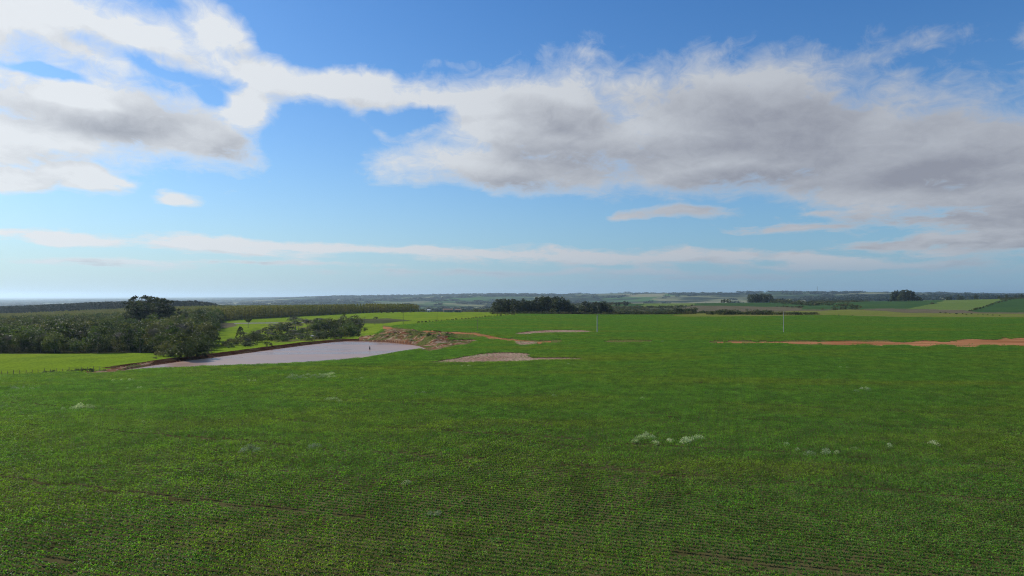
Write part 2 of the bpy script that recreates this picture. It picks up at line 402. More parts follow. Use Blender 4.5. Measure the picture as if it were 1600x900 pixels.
def cover(X, Y, Z):
    X = np.asarray(X, float); Y = np.asarray(Y, float)
    Ys = np.maximum(Y, 5.0)
    u = CX + X / Ys * F; v = V0 + (H - Z) / Ys * F
    # ragged edges in world space, about a metre near and some metres far
    sc = np.clip(Ys / 200, 0.5, 6)
    n1 = fbm(X / (6 * sc), Y / (14 * sc), 4, 3); n2 = fbm(X / (6 * sc) + 40, Y / (14 * sc), 4, 8)
    up = u + n1 * 14; vp = v + n2 * 2.2
    c = np.zeros(X.shape, int) + C['crop_field']
    left = inpoly(up, vp, LEFT) & (Y > 120)
    c[left] = C['pasture']
    # crop/pasture transition strip
    wood = inpoly(up, vp, WOOD) & (Y > 190) & (Y < 1100)
    c[wood] = C['woodland_floor']
    c[left & (Y >= 1000)] = C['woodland_floor']
    c[left & (Y > 330) & (u > 362) & (u < 520) & (np.abs(v - (505.3 - (u - 370) * 0.012)) < 0.8)] = C['farm_road']
    # disturbed ground near (340-370, 508-512) and brown patch (560-620, 497-503)
    c[left & inpoly(up, vp, [(335,513),(340,506),(365,504),(372,509),(350,513)])] = C['fallow_field']
    c[left & inpoly(up, vp, [(562,505),(562,498),(612,498),(640,501),(600,506)])] = C['scrubland']
    c[left & inpoly(up, vp, [(430,535),(400,520),(420,505),(470,500),(545,497),(566,505),(560,524),(500,532)]) & (fbm(X/5, Y/7, 3, 19) > -0.02)] = C['grass_verge']
    # beyond the crest on the right
    rt = ~left & (Y > 560)
    c[rt & inpoly(up, vp, [(1040,494),(1062,495),(1100,496),(1200,494.5),(1280,492.5),(1340,494),(1440,497),(1520,499),(1600,501),(2500,505),(2500,480),(1600,480),(1340,484),(1300,483.5),(1180,485),(1090,488.5),(1060,491.5)]) ] = C['meadow']
    c[~left & (Y > 640) & (u < 1060)] = C['scrubland']
    c[~left & (Y > 1000)] = C['scrubland']
    y8 = rt & (Y > 760)
    c[y8 & inpoly(up, vp, [(940,492),(940,481),(1000,478.5),(1090,477.5),(1180,479),(1240,481),(1310,484.5),(1180,487),(1100,492)])] = C['scrubland']
    c[y8 & inpoly(up, vp, [(1085,489),(1060,481),(1100,476.5),(1180,478),(1240,481),(1310,485),(1180,487.5)])] = C['fallow_field']
    c[y8 & inpoly(up, vp, [(1350,484.5),(1345,480),(1440,481.5),(1500,483.5),(1530,486.5),(1620,487.5),(1800,488),(1800,506),(1600,501),(1540,498),(1470,492.5),(1400,487.5)])] = C['fallow_field']
    c[~left & (Y > 1150) & (Y < 2300) & inpoly(up, vp, [(940,478),(985,474.5),(1000,470),(1265,468),(1265,480),(1180,479),(1090,477.3),(1000,478.5)])] = C['hill_crop']
    c[~left & (Y > 1150) & (Y < 2300) & inpoly(up, vp, [(1003,480),(1003,470),(1090,468),(1085,477.3)])] = C['hill_pasture']
    c[y8 & (Y < 2300) & inpoly(up, vp, [(1250,484),(1262,474),(1330,472.5),(1400,468),(1490,466),(1455,475),(1425,482),(1350,482.5)])] = C['hill_crop']
    c[y8 & (Y < 2300) & inpoly(up, vp, [(1415,483),(1455,475.5),(1480,468),(1562,466),(1562,470.5),(1515,486.5),(1500,484.5)])] = C['hill_pasture']
    c[y8 & (Y < 1400) & inpoly(up, vp, [(1528,488),(1515,486.5),(1560,470.5),(1600,460),(2500,440),(2500,492)])] = C['hill_crop']
    c[Y > 2300] = C['hills']
    # tracks and bare patches in the crop
    tv = np.interp(u, TRK_U, TRK_V); thh = np.interp(u, TRK_U, TRK_H)
    m = (u > 598) & (Y < 420) & (Y > 100)
    gap = np.where((u > 860) & (u < 1120), -1.0, np.where((u>1100)&(u<1200), fbm(X / 9, Y / 5, 3, 21) * 4, 0.2))
    wth = thh * (0.85 + n2 * 1.3 + fbm(X / 9, Y / 14, 4, 88) * 0.8)
    tr = m & (np.abs(v - tv - n1 * 1.0) < wth) & (gap > -0.45)
    c[tr] = C['dirt_track']
    verge = m & ~tr & (np.abs(v - tv - n1 * 1.6) < thh + 1.6) & (u < 1400) & (n2 + fbm(X / 5, Y / 9, 3, 66) > 0.02)
    c[verge] = C['grass_verge']
    near = (Y < 420) & (Y > 100)
    c[near & inpoly(u + n1 * 30, v + n2 * 2.2, [(664,567.5),(705,562),(745,554),(775,551),(812,551.5),(835,553),(832,557.5),(838,559.5),(880,559),(912,559.3),(905,561),(860,563),(800,565.5),(720,567)])] = C['stubble_field']
    c[near & inpoly(u + n1 * 26, v + n2 * 1.6, [(795,521.5),(830,518),(870,515.5),(905,515.5),(935,518),(900,519.5),(860,520.5),(820,523)])] = C['stubble_field']
    c[near & inpoly(u + n1 * 20, v + n2 * 1.6, [(800,533),(845,534),(842,538.5),(815,540),(803,537)])] = C['stubble_field']
    # pond surroundings
    nr = (Y < 420) & (Y > 120)
    if nr.any():
        s = np.full(X.shape, 1e3); s[nr] = sdf(X[nr], Y[nr], POND)
        side = pond_side(X, Y)
        c[nr & (s < 4.2 + n1 * 3) & (side > 2) & (u < 612)] = C['dam']
        c[nr & (s < 26 + n2 * 14) & (s > 0) & (u > 560) & (u < 700) & (v < 545.5) & (v > 514) & (side > 3)] = C['dirt_bank']
        c[nr & inpoly(u + n1 * 8, v + n2 * 3, [(655,547.5),(672,541),(700,533),(738,530),(745,533),(735,538),(705,543),(672,549.5)])] = C['dirt_bank']
        c[nr & inpoly(u + n1 * 8, v + n2 * 3, [(570,531),(600,517),(620,512.5),(660,520),(682,525),(704,532),(694,540),(668,543),(640,537)])] = C['dirt_bank']
        c[nr & inpoly(u + n1 * 8, v + n2 * 2, [(120,581.5),(150,579),(175,576),(203,571),(240,564.5),(215,578),(175,583.5),(140,584)])] = C['dirt_bank']
        c[nr & ~tr & inpoly(u + n1 * 14, v + n2 * 2, [(672,520),(745,521.5),(752,527),(735,529),(712,530),(690,523)])] = C['grass_verge']
        c[nr & (s < 0.3)] = C['pond_bed']
        c[nr & (s >= 0.3) & (s < 0.9 + n1 * 1.5) & (side < 2)] = C['grass_verge']
    return c

# ------------------------------------------------------------------ materials
def mat(name):
    m = bpy.data.materials.new(name); m.use_nodes = True; m.node_tree.nodes.clear()
    return m, NT(m.node_tree)
def finish(T, color, rough=0.9, bump=None, bstr=0.5, bdist=0.1, spec=0.2, trans=0.0, tcol=None):
    out = T.node('ShaderNodeOutputMaterial')
    p = T.node('ShaderNodeBsdfPrincipled')
    if isinstance(color, tuple): color = color + (1.0,)
    T.put(p.inputs['Base Color'], color); T.put(p.inputs['Roughness'], rough); p.inputs['Specular IOR Level'].default_value = spec
    if bump is not None:
        b = T.node('ShaderNodeBump'); b.inputs['Strength'].default_value = bstr; b.inputs['Distance'].default_value = bdist
        T.put(b.inputs['Height'], bump); T.l.new(b.outputs[0], p.inputs['Normal'])
    if trans > 0:
        t = T.node('ShaderNodeBsdfTranslucent'); T.put(t.inputs['Color'], tcol if tcol is not None else color)
        mx = T.node('ShaderNodeMixShader'); mx.inputs[0].default_value = trans
        T.l.new(p.outputs[0], mx.inputs[1]); T.l.new(t.outputs[0], mx.inputs[2]); T.l.new(mx.outputs[0], out.inputs[0])
    else:
        T.l.new(p.outputs[0], out.inputs[0])
def wpos(T): return T.node('ShaderNodeNewGeometry').outputs['Position']

def ground_mat(name, a, b, c3, s1=0.02, s2=0.3, rough=0.95, bd=0.3, bs=0.5, stretch=(1, 1, 1), grain=3.0):
    """three-tone ground: large patches, medium blotches and grain"""
    m, T = mat(name); p = T.vmath('MULTIPLY', wpos(T), stretch)
    n1 = T.ramp(T.noise(p, s1, 4, 0.55), 0.38, 0.62); n2 = T.ramp(T.noise(p, s2, 4, 0.6), 0.42, 0.66)
    n3 = T.noise(p, grain, 3, 0.6)
    col = T.mix(n1, a, b); col = T.mix(T.math('MULTIPLY', n2, 0.75), col, c3)
    col = T.mix(1.0, col, T.mix(T.ramp(n3, 0.25, 0.75), (0.62, 0.62, 0.62), (1.35, 1.35, 1.35)), 'MULTIPLY')
    finish(T, col, rough, T.math('ADD', n3, T.noise(p, grain * 0.25, 3, 0.6)), bs, bd, 0.0)
    return m

def far_mat():
    m, T = mat('far_hills')
    p = wpos(T)
    pw = T.vmath('ADD', p, T.vscale(T.vmath('SUBTRACT', T.noise(p, 0.0015, 3, 0.5, color=True), (0.5, 0.5, 0.5)), 500.0))
    vo = T.node('ShaderNodeTexVoronoi'); vo.inputs['Scale'].default_value = 1.0
    T.put(vo.inputs['Vector'], T.vmath('MULTIPLY', pw, (0.0016, 0.0011, 0.0)))
    r, g, b = T.sep(vo.outputs['Color'])
    col = T.mix(T.ramp(r, 0.2, 0.8), (0.065, 0.105, 0.04), (0.20, 0.20, 0.10))
    col = T.mix(T.ramp(g, 0.62, 0.78), col, (0.21, 0.20, 0.11))
    col = T.mix(T.ramp(b, 0.72, 0.82), col, (0.06, 0.13, 0.03))
    wd = T.noise(T.vmath('MULTIPLY', p, (0.0011, 0.0022, 0.0)), 1.0, 6, 0.62)
    col = T.mix(T.ramp(wd, 0.47, 0.53), col, (0.022, 0.034, 0.018))
    col = T.mix(1.0, col, T.mix(T.noise(p, 0.02, 4, 0.6), (0.7, 0.7, 0.7), (1.3, 1.3, 1.3)), 'MULTIPLY')
    finish(T, col, 1.0, None, spec=0.0)
    return m

def bank_mat():
    m, T = mat('spoil_soil'); p = wpos(T)
    n = T.noise(p, 0.16, 5, 0.62, 0.6); n2 = T.noise(p, 0.5, 5, 0.65, 0.8); n3 = T.noise(p, 2.0, 4, 0.6)
    col = T.mix(T.ramp(n, 0.40, 0.60), (0.16, 0.055, 0.026), (0.27, 0.15, 0.08))
    col = T.mix(T.ramp(n2, 0.48, 0.60), col, (0.36, 0.27, 0.18))
    gr = T.ramp(T.noise(T.vmath('ADD', p, (71, 13, 0)), 0.11, 5, 0.62, 0.4), 0.46, 0.55)
    col = T.mix(gr, col, T.mix(n3, (0.07, 0.10, 0.02), (0.15, 0.14, 0.05)))
    col = T.mix(1.0, col, T.mix(n3, (0.6, 0.6, 0.6), (1.4, 1.4, 1.4)), 'MULTIPLY')
    finish(T, col, 0.95, T.math('ADD', n2, T.math('MULTIPLY', n3, 0.4)), 1.0, 1.2, 0.0)
    return m
def track_mat():
    m, T = mat('red_dirt'); p = wpos(T)
    n = T.noise(T.vmath('MULTIPLY', p, (0.03, 0.35, 1)), 1.0, 5, 0.6, 0.4); n3 = T.noise(p, 1.5, 4, 0.6)
    col = T.mix(T.ramp(n, 0.36, 0.58), (0.20, 0.075, 0.028), (0.38, 0.18, 0.085))
    gr = T.ramp(T.noise(T.vmath('MULTIPLY', p, (0.05, 0.25, 1)), 1.0, 5, 0.7), 0.56, 0.66)
    col = T.mix(gr, col, (0.12, 0.11, 0.035))
    col = T.mix(1.0, col, T.mix(n3, (0.7, 0.7, 0.7), (1.3, 1.3, 1.3)), 'MULTIPLY')
    finish(T, col, 0.95, n3, 0.6, 0.15, 0.0)
    return m
def soil_mat():
    """soil and straw between the crop rows"""
    m, T = mat('crop_soil'); p = wpos(T)
    n = T.noise(p, 0.25, 4, 0.6); n3 = T.noise(p, 9.0, 4, 0.7)
    col = T.mix(T.ramp(n, 0.3, 0.7), (0.055, 0.050, 0.018), (0.100, 0.090, 0.038))
    col = T.mix(T.ramp(n3, 0.55, 0.8), col, (0.22, 0.205, 0.10))
    finish(T, col, 0.95, n3, 0.6, 0.05, 0.0)
    return m

M = {}
M['dam'] = ground_mat('shaded_red_soil', (0.036, 0.013, 0.009), (0.060, 0.024, 0.014), (0.085, 0.065, 0.032), 0.05, 0.4)  # red soil darkened: shade of the water-facing slope is in the colour
M['farm_road'] = ground_mat('grey_road', (0.24, 0.23, 0.21), (0.20, 0.19, 0.17), (0.16, 0.16, 0.12))
M['crop_field'] = soil_mat()
M['pasture'] = ground_mat('pasture_grass', (0.145, 0.220, 0.018), (0.175, 0.235, 0.022), (0.11, 0.17, 0.020), 0.012, 0.08, bd=0.15, stretch=(1, 0.6, 1), grain=2.0)
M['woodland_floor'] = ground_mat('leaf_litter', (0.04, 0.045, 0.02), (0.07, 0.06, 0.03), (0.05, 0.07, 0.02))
M['dirt_bank'] = bank_mat()
M['dirt_track'] = track_mat()
M['stubble_field'] = ground_mat('stubble', (0.31, 0.19, 0.14), (0.37, 0.27, 0.19), (0.09, 0.085, 0.035), 0.10, 1.1, bd=0.25, bs=0.9, grain=1.3)
M['scrubland'] = ground_mat('scrub_ground', (0.075, 0.085, 0.04), (0.10, 0.10, 0.05), (0.045, 0.05, 0.028), 0.015, 0.06)
M['fallow_field'] = ground_mat('fallow_ground', (0.14, 0.115, 0.075), (0.12, 0.105, 0.065), (0.085, 0.085, 0.045), 0.008, 0.05)
M['meadow'] = ground_mat('dry_meadow', (0.14, 0.165, 0.03), (0.17, 0.17, 0.045), (0.11, 0.135, 0.03), 0.012, 0.07)
M['hill_pasture'] = ground_mat('light_green_field', (0.11, 0.165, 0.04), (0.13, 0.175, 0.05), (0.10, 0.14, 0.04), 0.006, 0.04)
M['hill_crop'] = ground_mat('dark_green_field', (0.04, 0.085, 0.028), (0.05, 0.10, 0.03), (0.035, 0.07, 0.028), 0.006, 0.04)
M['hills'] = far_mat()
M['pond_bed'] = ground_mat('mud', (0.15, 0.07, 0.04), (0.18, 0.09, 0.05), (0.12, 0.06, 0.04))
M['grass_verge'] = ground_mat('verge_grass', (0.12, 0.125, 0.035), (0.15, 0.13, 0.05), (0.09, 0.115, 0.025), 0.03, 0.3)

def leaf_mat(name, a, b, trans=0.3, patch=0.02, tmul=1.5, warm=None, rough=0.6, spec=0.25):
    m, T = mat(name); p = wpos(T)
    oi = T.node('ShaderNodeObjectInfo')
    n = T.noise(p, patch, 4, 0.6); n2 = T.noise(p, 1.7, 2, 0.5)
    f = T.math('ADD', T.math('MULTIPLY', n2, 0.5), T.math('MULTIPLY', oi.outputs['Random'], 0.5))
    col = T.mix(f, a, b)
    if warm: col = T.mix(T.ramp(n, 0.40, 0.66), col, warm)
    if patch >= 0.03:
        kd = T.ramp(T.noise(T.vmath('ADD', p, (37, 91, 0)), 0.075, 3, 0.55), 0.40, 0.60)
        col = T.mix(1.0, col, T.mix(kd, (0.55, 0.58, 0.62), (1.25, 1.22, 1.1)), 'MULTIPLY')
    tc = T.mix(1.0, col, (tmul, tmul * 1.05, tmul * 0.5), 'MULTIPLY')
    finish(T, col, rough, None, spec=spec, trans=trans, tcol=tc)
    return m

# ------------------------------------------------------------------ ground mesh, split by land cover
def build_ground():
    th = np.concatenate([np.linspace(-pi, -1.2, 40, endpoint=False), np.linspace(-1.2, -0.70, 90, endpoint=False),
                         np.linspace(-0.70, 0.70, 960, endpoint=False), np.linspace(0.70, 1.2, 90, endpoint=False), np.linspace(1.2, pi, 41)])
    r = np.concatenate([np.linspace(0.5, 30, 6, endpoint=False), np.linspace(30, 125, 50, endpoint=False), np.arange(125, 350, 1.0),
                        np.arange(350, 800, 3.0), np.arange(800, 2400, 12.0), np.geomspace(2400, 16000, 190), np.geomspace(17000, 90000, 16)])
    R, TH = np.meshgrid(r, th, indexing='ij')
    X = R * np.sin(TH); Y = R * np.cos(TH)
    Z = terrain(X.ravel(), Y.ravel()).reshape(X.shape)
    nr, nt = X.shape
    c = cover(X.ravel(), Y.ravel(), Z.ravel()).reshape(X.shape)
    # micro relief on bare heaps
    hb = (c == C['dirt_bank'])
    Z = Z + hb * (fbm(X / 3.0, Y / 3.0, 4, 12)) * 0.9 * (sdf(X.ravel(), Y.ravel(), POND).reshape(X.shape) > 3.5)
    pts = np.stack([X, Y, Z], -1).reshape(-1, 3)
    idx = np.arange(nr * nt).reshape(nr, nt)
    q = np.stack([idx[:-1, :-1], idx[:-1, 1:], idx[1:, 1:], idx[1:, :-1]], -1)[:, :, ::-1].reshape(-1, 4)
    a_, b_, c_ = pts[q[5000, 0]], pts[q[5000, 1]], pts[q[5000, 2]]
    if np.cross(b_ - a_, c_ - a_)[2] < 0: q = q[:, ::-1]
    # smooth normals over the whole sheet so that the seams between covers stay invisible
    dr = np.gradient(pts.reshape(nr, nt, 3), axis=0); dt = np.gradient(pts.reshape(nr, nt, 3), axis=1)
    N = np.cross(dt, dr); N /= np.linalg.norm(N, axis=-1, keepdims=True) + 1e-12; N = N * np.sign(N[..., 2:3] + 1e-9); N = N.reshape(-1, 3)
    fc = c[:-1, :-1].ravel()
    info = {
     'crop_field': ('crop_field', 'broad dark green row crop field filling the near ground', 'field'),
     'pasture': ('pasture', 'bright yellow-green pasture around the wood and behind the pond', 'pasture'),
     'woodland_floor': ('woodland_floor', 'dark ground under the woods left of the pond', 'ground'),
     'dam': ('dam', 'low red earth dam, shade darkened into its colour, along the left and far edge of the pond', 'dam'),
     'farm_road': ('farm_road', 'pale grey farm road crossing the pasture behind the flat-topped tree', 'road'),
     'dirt_bank': ('dirt_bank', 'red and tan dug soil bank round the far side of the pond', 'soil bank'),
     'dirt_track': ('dirt_track', 'red dirt track crossing the green field from the pond to the right edge', 'track'),
     'stubble_field': ('stubble_field', 'bare pinkish stubble patches in the green field by the pond', 'bare ground'),
     'scrubland': ('scrubland', 'dull brown-green scrub on slopes beyond the field', 'scrub'),
     'fallow_field': ('fallow_field', 'grey-brown fallow strips behind the far hedge', 'field'),
     'meadow': ('meadow', 'yellowish dry meadow strip just beyond the crop field', 'meadow'),
     'hill_pasture': ('hillside_pasture', 'light green field patches on the far slopes', 'field'),
     'hill_crop': ('hillside_crop', 'dark green crop patches on the far right slopes', 'field'),
     'hills': ('hills', 'hazy blue rolling hills and plain on the horizon', 'hills'),
     'pond_bed': ('pond_bed', 'red mud bottom under the pond water', 'ground'),
     'grass_verge': ('grass_verge', 'olive rough grass along the track and shore', 'verge'),
    }
    for nm, k in C.items():
        qs = q[fc == k]
        if not len(qs): continue
        uq, inv = np.unique(qs.ravel(), return_inverse=True)
        name, lab, cat = info[nm]
        me = mesh_np(name, pts[uq], inv.astype(np.int32), 4, [M[nm]], smooth=True)
        me.normals_split_custom_set_from_vertices(N[uq].astype(np.float32))
        tag(link(name, me), lab, cat, kind='structure')
build_ground()

# ------------------------------------------------------------------ pond water
def build_water():
    m, T = mat('muddy_water'); p = wpos(T)
    n = T.noise(T.vmath('MULTIPLY', p, (1.0, 1.6, 1)), 1.6, 4, 0.6); n2 = T.noise(T.vmath('MULTIPLY', p, (0.02, 0.07, 1)), 1.0, 4, 0.6, 0.5)
    out = T.node('ShaderNodeOutputMaterial'); pr = T.node('ShaderNodeBsdfPrincipled')
    T.put(pr.inputs['Base Color'], T.mix(T.ramp(n2, 0.4, 0.6), (0.270, 0.162, 0.108), (0.350, 0.232, 0.168)))
    T.put(pr.inputs['Roughness'], T.ramp(n2, 0.35, 0.65, 0.22, 0.40)); pr.inputs['IOR'].default_value = 1.33; pr.inputs['Specular IOR Level'].default_value = 0.24
    b = T.node('ShaderNodeBump'); b.inputs['Strength'].default_value = 0.8; b.inputs['Distance'].default_value = 0.06
    T.l.new(n, b.inputs['Height']); T.l.new(b.outputs[0], pr.inputs['Normal'])
    T.l.new(pr.outputs[0], out.inputs[0])
    cxy = np.mean(POND, 0)
    P = [((x - cxy[0]) * 1.01 + cxy[0] + (x - cxy[0]) / np.hypot(x - cxy[0], y - cxy[1]) * 1.2, (y - cxy[1]) * 1.01 + cxy[1] + (y - cxy[1]) / np.hypot(x - cxy[0], y - cxy[1]) * 1.2, ZW) for x, y in POND]
    me = bpy.data.meshes.new('water'); me.from_pydata(P, [], [list(range(len(P)))]); me.materials.append(m); me.update()
    if me.polygons[0].normal.z < 0: me.flip_normals()
    tag(link('water', me), 'muddy lavender-grey pond water behind the green field', 'pond', kind='structure')
build_water()

# ------------------------------------------------------------------ vegetation meshes
def quads(cent, size, r, up=0.0, flat=None):
    """randomly turned leaf quads round the given centres"""
    n = len(cent)
    a = r.normal(size=(n, 3)); a[:, 2] *= (1 - up); a /= np.linalg.norm(a, axis=1, keepdims=True)
    b = r.normal(size=(n, 3)); b[:, 2] *= (1 - up); b -= a * (a * b).sum(1, keepdims=True); b /= np.linalg.norm(b, axis=1, keepdims=True) + 1e-9
    s = np.asarray(size).reshape(-1, 1) * (0.7 + 0.6 * r.random((n, 1))) * 0.5
    a = a * s; b = b * s * 0.7
    v = np.stack([cent - a, cent + b - a * 0.1, cent + a, cent - b - a * 0.1], 1).reshape(-1, 3)
    return v
def tube(p0, p1, r0, r1, n=6):
    p0 = np.array(p0, float); p1 = np.array(p1, float); d = p1 - p0; d /= np.linalg.norm(d) + 1e-9
    a = np.cross(d, (0.3, 1, 0.2)); a /= np.linalg.norm(a); b = np.cross(d, a)
    t = np.arange(n) * 2 * pi / n
    ring = np.outer(np.cos(t), a) + np.outer(np.sin(t), b)
    v = np.concatenate([p0 + ring * r0, p1 + ring * r1])
    f = [(i, (i + 1) % n, n + (i + 1) % n, n + i) for i in range(n)]
    return v, f
def join_tubes(ts):
    V_, F_, o = [], [], 0
    for v, f in ts:
        V_.append(v); F_ += [tuple(i + o for i in q) for q in f]; o += len(v)
    return np.concatenate(V_), np.array(F_, int).ravel()
def mesh_parts(name, leaves, wood, lm, wm):
    """separate crown and trunk meshes plus one combined mesh for mass planting"""
    crown = mesh_np(name + '_crown', leaves, np.arange(len(leaves)), 4, [lm])
    trunk = mesh_np(name + '_trunk', wood[0], wood[1], 4, [wm], smooth=True)
    allv = np.concatenate([leaves, wood[0]]); allf = np.concatenate([np.arange(len(leaves)), wood[1] + len(leaves)])
    mi = np.concatenate([np.zeros(len(leaves) // 4), np.ones(len(wood[1]) // 4)])
    both = mesh_np(name + '_mass', allv, allf, 4, [lm, wm], mi)
    return crown, trunk, both

ML = {}
ML['oak'] = leaf_mat('leaf_dark', (0.030, 0.055, 0.014), (0.085, 0.120, 0.030), 0.30, 0.05, warm=(0.105, 0.105, 0.038))
ML['euca'] = leaf_mat('leaf_eucalypt', (0.036, 0.050, 0.026), (0.075, 0.090, 0.044), 0.25, 0.04)
ML['plant'] = leaf_mat('leaf_plantation', (0.100, 0.115, 0.028), (0.150, 0.155, 0.040), 0.45, 0.01, warm=(0.17, 0.145, 0.05))
ML['pine'] = leaf_mat('leaf_pine_shadowed', (0.016, 0.030, 0.016), (0.024, 0.042, 0.020), 0.12, 0.01)  # dark pine green that also holds the cloud shadow on the ridge
ML['bush'] = leaf_mat('leaf_bush', (0.030, 0.050, 0.014), (0.075, 0.100, 0.028), 0.28, 0.05, warm=(0.11, 0.10, 0.04))
ML['weed'] = leaf_mat('leaf_weed', (0.33, 0.42, 0.22), (0.66, 0.70, 0.52), 0.35, 0.3, tmul=1.1)
ML['far'] = leaf_mat('leaf_far', (0.022, 0.034, 0.018), (0.034, 0.048, 0.024), 0.15, 0.002)
ML['twig'] = leaf_mat('twig_grey', (0.12, 0.105, 0.09), (0.17, 0.15, 0.125), 0.1, 0.1, tmul=1.0)
mb, Tb = mat('bark'); finish(Tb, Tb.mix(Tb.noise(wpos(Tb), 1.5, 4, 0.6), (0.09, 0.075, 0.06), (0.22, 0.19, 0.16)), 0.9)

def crown_blobs(r, n, rx, rz, cz, cr, nl, size, shell=0.75, bottom=-0.8):
    """leaf clumps spread through an uneven crown"""
    cs = []
    while len(cs) < n:
        p = r.normal(size=3); p /= np.linalg.norm(p)
        if p[2] < bottom: continue
        rad = shell + (1 - shell) * r.random(); rad *= 0.85 + 0.3 * r.random()
        if r.random() < 0.25: rad *= 0.5
        cs.append((p[0] * rx * rad, p[1] * rx * rad, cz + p[2] * rz * rad))
    cs = np.array(cs); pts = []
    for c in cs:
        k = cr * (0.65 + 0.7 * r.random())
        d = r.normal(size=(nl, 3)); d /= np.linalg.norm(d, axis=1, keepdims=True); d *= (r.random((nl, 1)) ** 0.45) * k
        d[:, 2] *= 0.75; pts.append(c + d)
    return cs, np.concatenate(pts)
def limbs(cs, h0, h1, r0, bend, r, every=3):
    ts = [tube((0, 0, -1.2), (bend * 0.5, 0, h0), r0, r0 * 0.75), tube((bend * 0.5, 0, h0), (bend, 0, h1), r0 * 0.75, r0 * 0.3)]
    for c in cs[::every]:
        z0 = min(max(h0 * 0.8, c[2] * 0.55), h1)
        ts.append(tube((bend * 0.6, 0, z0), c, r0 * 0.3, r0 * 0.08, 4))
    return join_tubes(ts)

K = {}
def add_kind(k, variants): K[k] = variants
def broad(seed, h=9.5, rx=3.9, name='broadleaf', lm='oak', nb=34, nl=34, size=0.55, cr=1.35, low=0.46):
    r = np.random.default_rng(seed); rz = h * (1 - low) * 0.95 if low > 0.3 else h * 0.5
    cz = h - rz * 0.95
    cs, p = crown_blobs(r, nb, rx, rz, cz, cr, nl, size)
    p = p[p[:, 2] > 0.05 * h]
    return mesh_parts(name, quads(p, size, r), limbs(cs, h * 0.3, h * 0.75, 0.035 * h * 0.6, r.normal() * 0.4, r), ML[lm], mb)
add_kind('broad', [broad(s, 8.5 + s % 3, 3.6 + (s % 4) * 0.35) for s in range(7)])
add_kind('low', [broad(300 + s, 7.5 + s % 3, 3.7 + (s % 3) * 0.4, 'round_tree', 'oak', 48, 34, 0.5, 1.25, 0.05) for s in range(6)])
add_kind('slimdark', [broad(320 + s, 9, 2.0, 'slender_tree', 'oak', 24, 30, 0.5, 0.9, 0.1) for s in range(2)])
add_kind('grove', [broad(20 + s, 17, 4.6 + 0.4 * s, 'grove_eucalyptus', 'euca', 60, 36, 1.0, 1.9, 0.35) for s in range(4)])
add_kind('bush', [broad(40 + s, 2.6, 1.7 + 0.2 * s, 'bush', 'bush', 16, 22, 0.42, 0.75, 0.2) for s in range(5)])
def parasol(seed, h=25):
    r = np.random.default_rng(seed); cs = []
    for i in range(17):
        a = r.random() * 2 * pi; f = r.random() ** 0.5; zz = h * (0.55 + 0.43 * r.random())
        rad = 5.2 * f * (1.25 - zz / h * 0.5); cs.append((cos(a) * rad, sin(a) * rad, zz))
    cs = np.array(cs); pts = []
    for c in cs:
        d = r.normal(size=(70, 3)); d /= np.linalg.norm(d, axis=1, keepdims=True); d *= r.random((70, 1)) ** 0.4
        d *= (1.9, 1.9, 0.85); d[:, 2] -= 0.12 * (d[:, 0] ** 2 + d[:, 1] ** 2); pts.append(c + d)
    p = np.concatenate(pts)
    ts = [tube((0, 0, -1), (0.3, 0.2, h * 0.5), 0.42, 0.3), tube((0.3, 0.2, h * 0.5), (0.5, 0, h * 0.93), 0.3, 0.1)]
    for c in cs: ts.append(tube((0.35, 0.1, max(h * 0.4, c[2] - h * 0.16)), c, 0.14, 0.05, 4))
    return mesh_parts('tall_eucalyptus', quads(p, 0.75, r), join_tubes(ts), ML['euca'], mb)
add_kind('parasol', [parasol(60 + s, 24 + s) for s in range(3)])
def slim(seed, h, rx, name, lm, n=150, size=0.6, cone=0.75, lo=0.12):
    r = np.random.default_rng(seed)
    z = lo + (1 - lo) * r.random(n) ** 0.9; rad = rx * (1 - cone * ((z - lo) / (1 - lo)) ** 1.6) * (0.35 + 0.65 * r.random(n) ** 0.5)
    a = r.random(n) * 2 * pi
    p = np.stack([rad * np.cos(a), rad * np.sin(a), z * h], 1)
    return mesh_parts(name, quads(p, size, r), join_tubes([tube((0, 0, -1), (0, 0, h * 0.9), 0.018 * h, 0.006 * h, 5)]), ML[lm], mb)
add_kind('plantation', [slim(80 + s, 8.6 + 0.5 * s, 1.35, 'plantation_tree', 'plant', 150, 0.7) for s in range(4)])
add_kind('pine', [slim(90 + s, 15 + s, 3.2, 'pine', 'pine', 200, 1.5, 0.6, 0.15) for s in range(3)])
add_kind('conifer', [slim(95, 6.5, 2.2, 'conifer', 'oak', 500, 0.5, 0.85, 0.05)])
add_kind('far', [broad(100 + s, 17, 9, 'far_tree', 'far', 14, 14, 3.6, 3.6, 0.25) for s in range(3)])
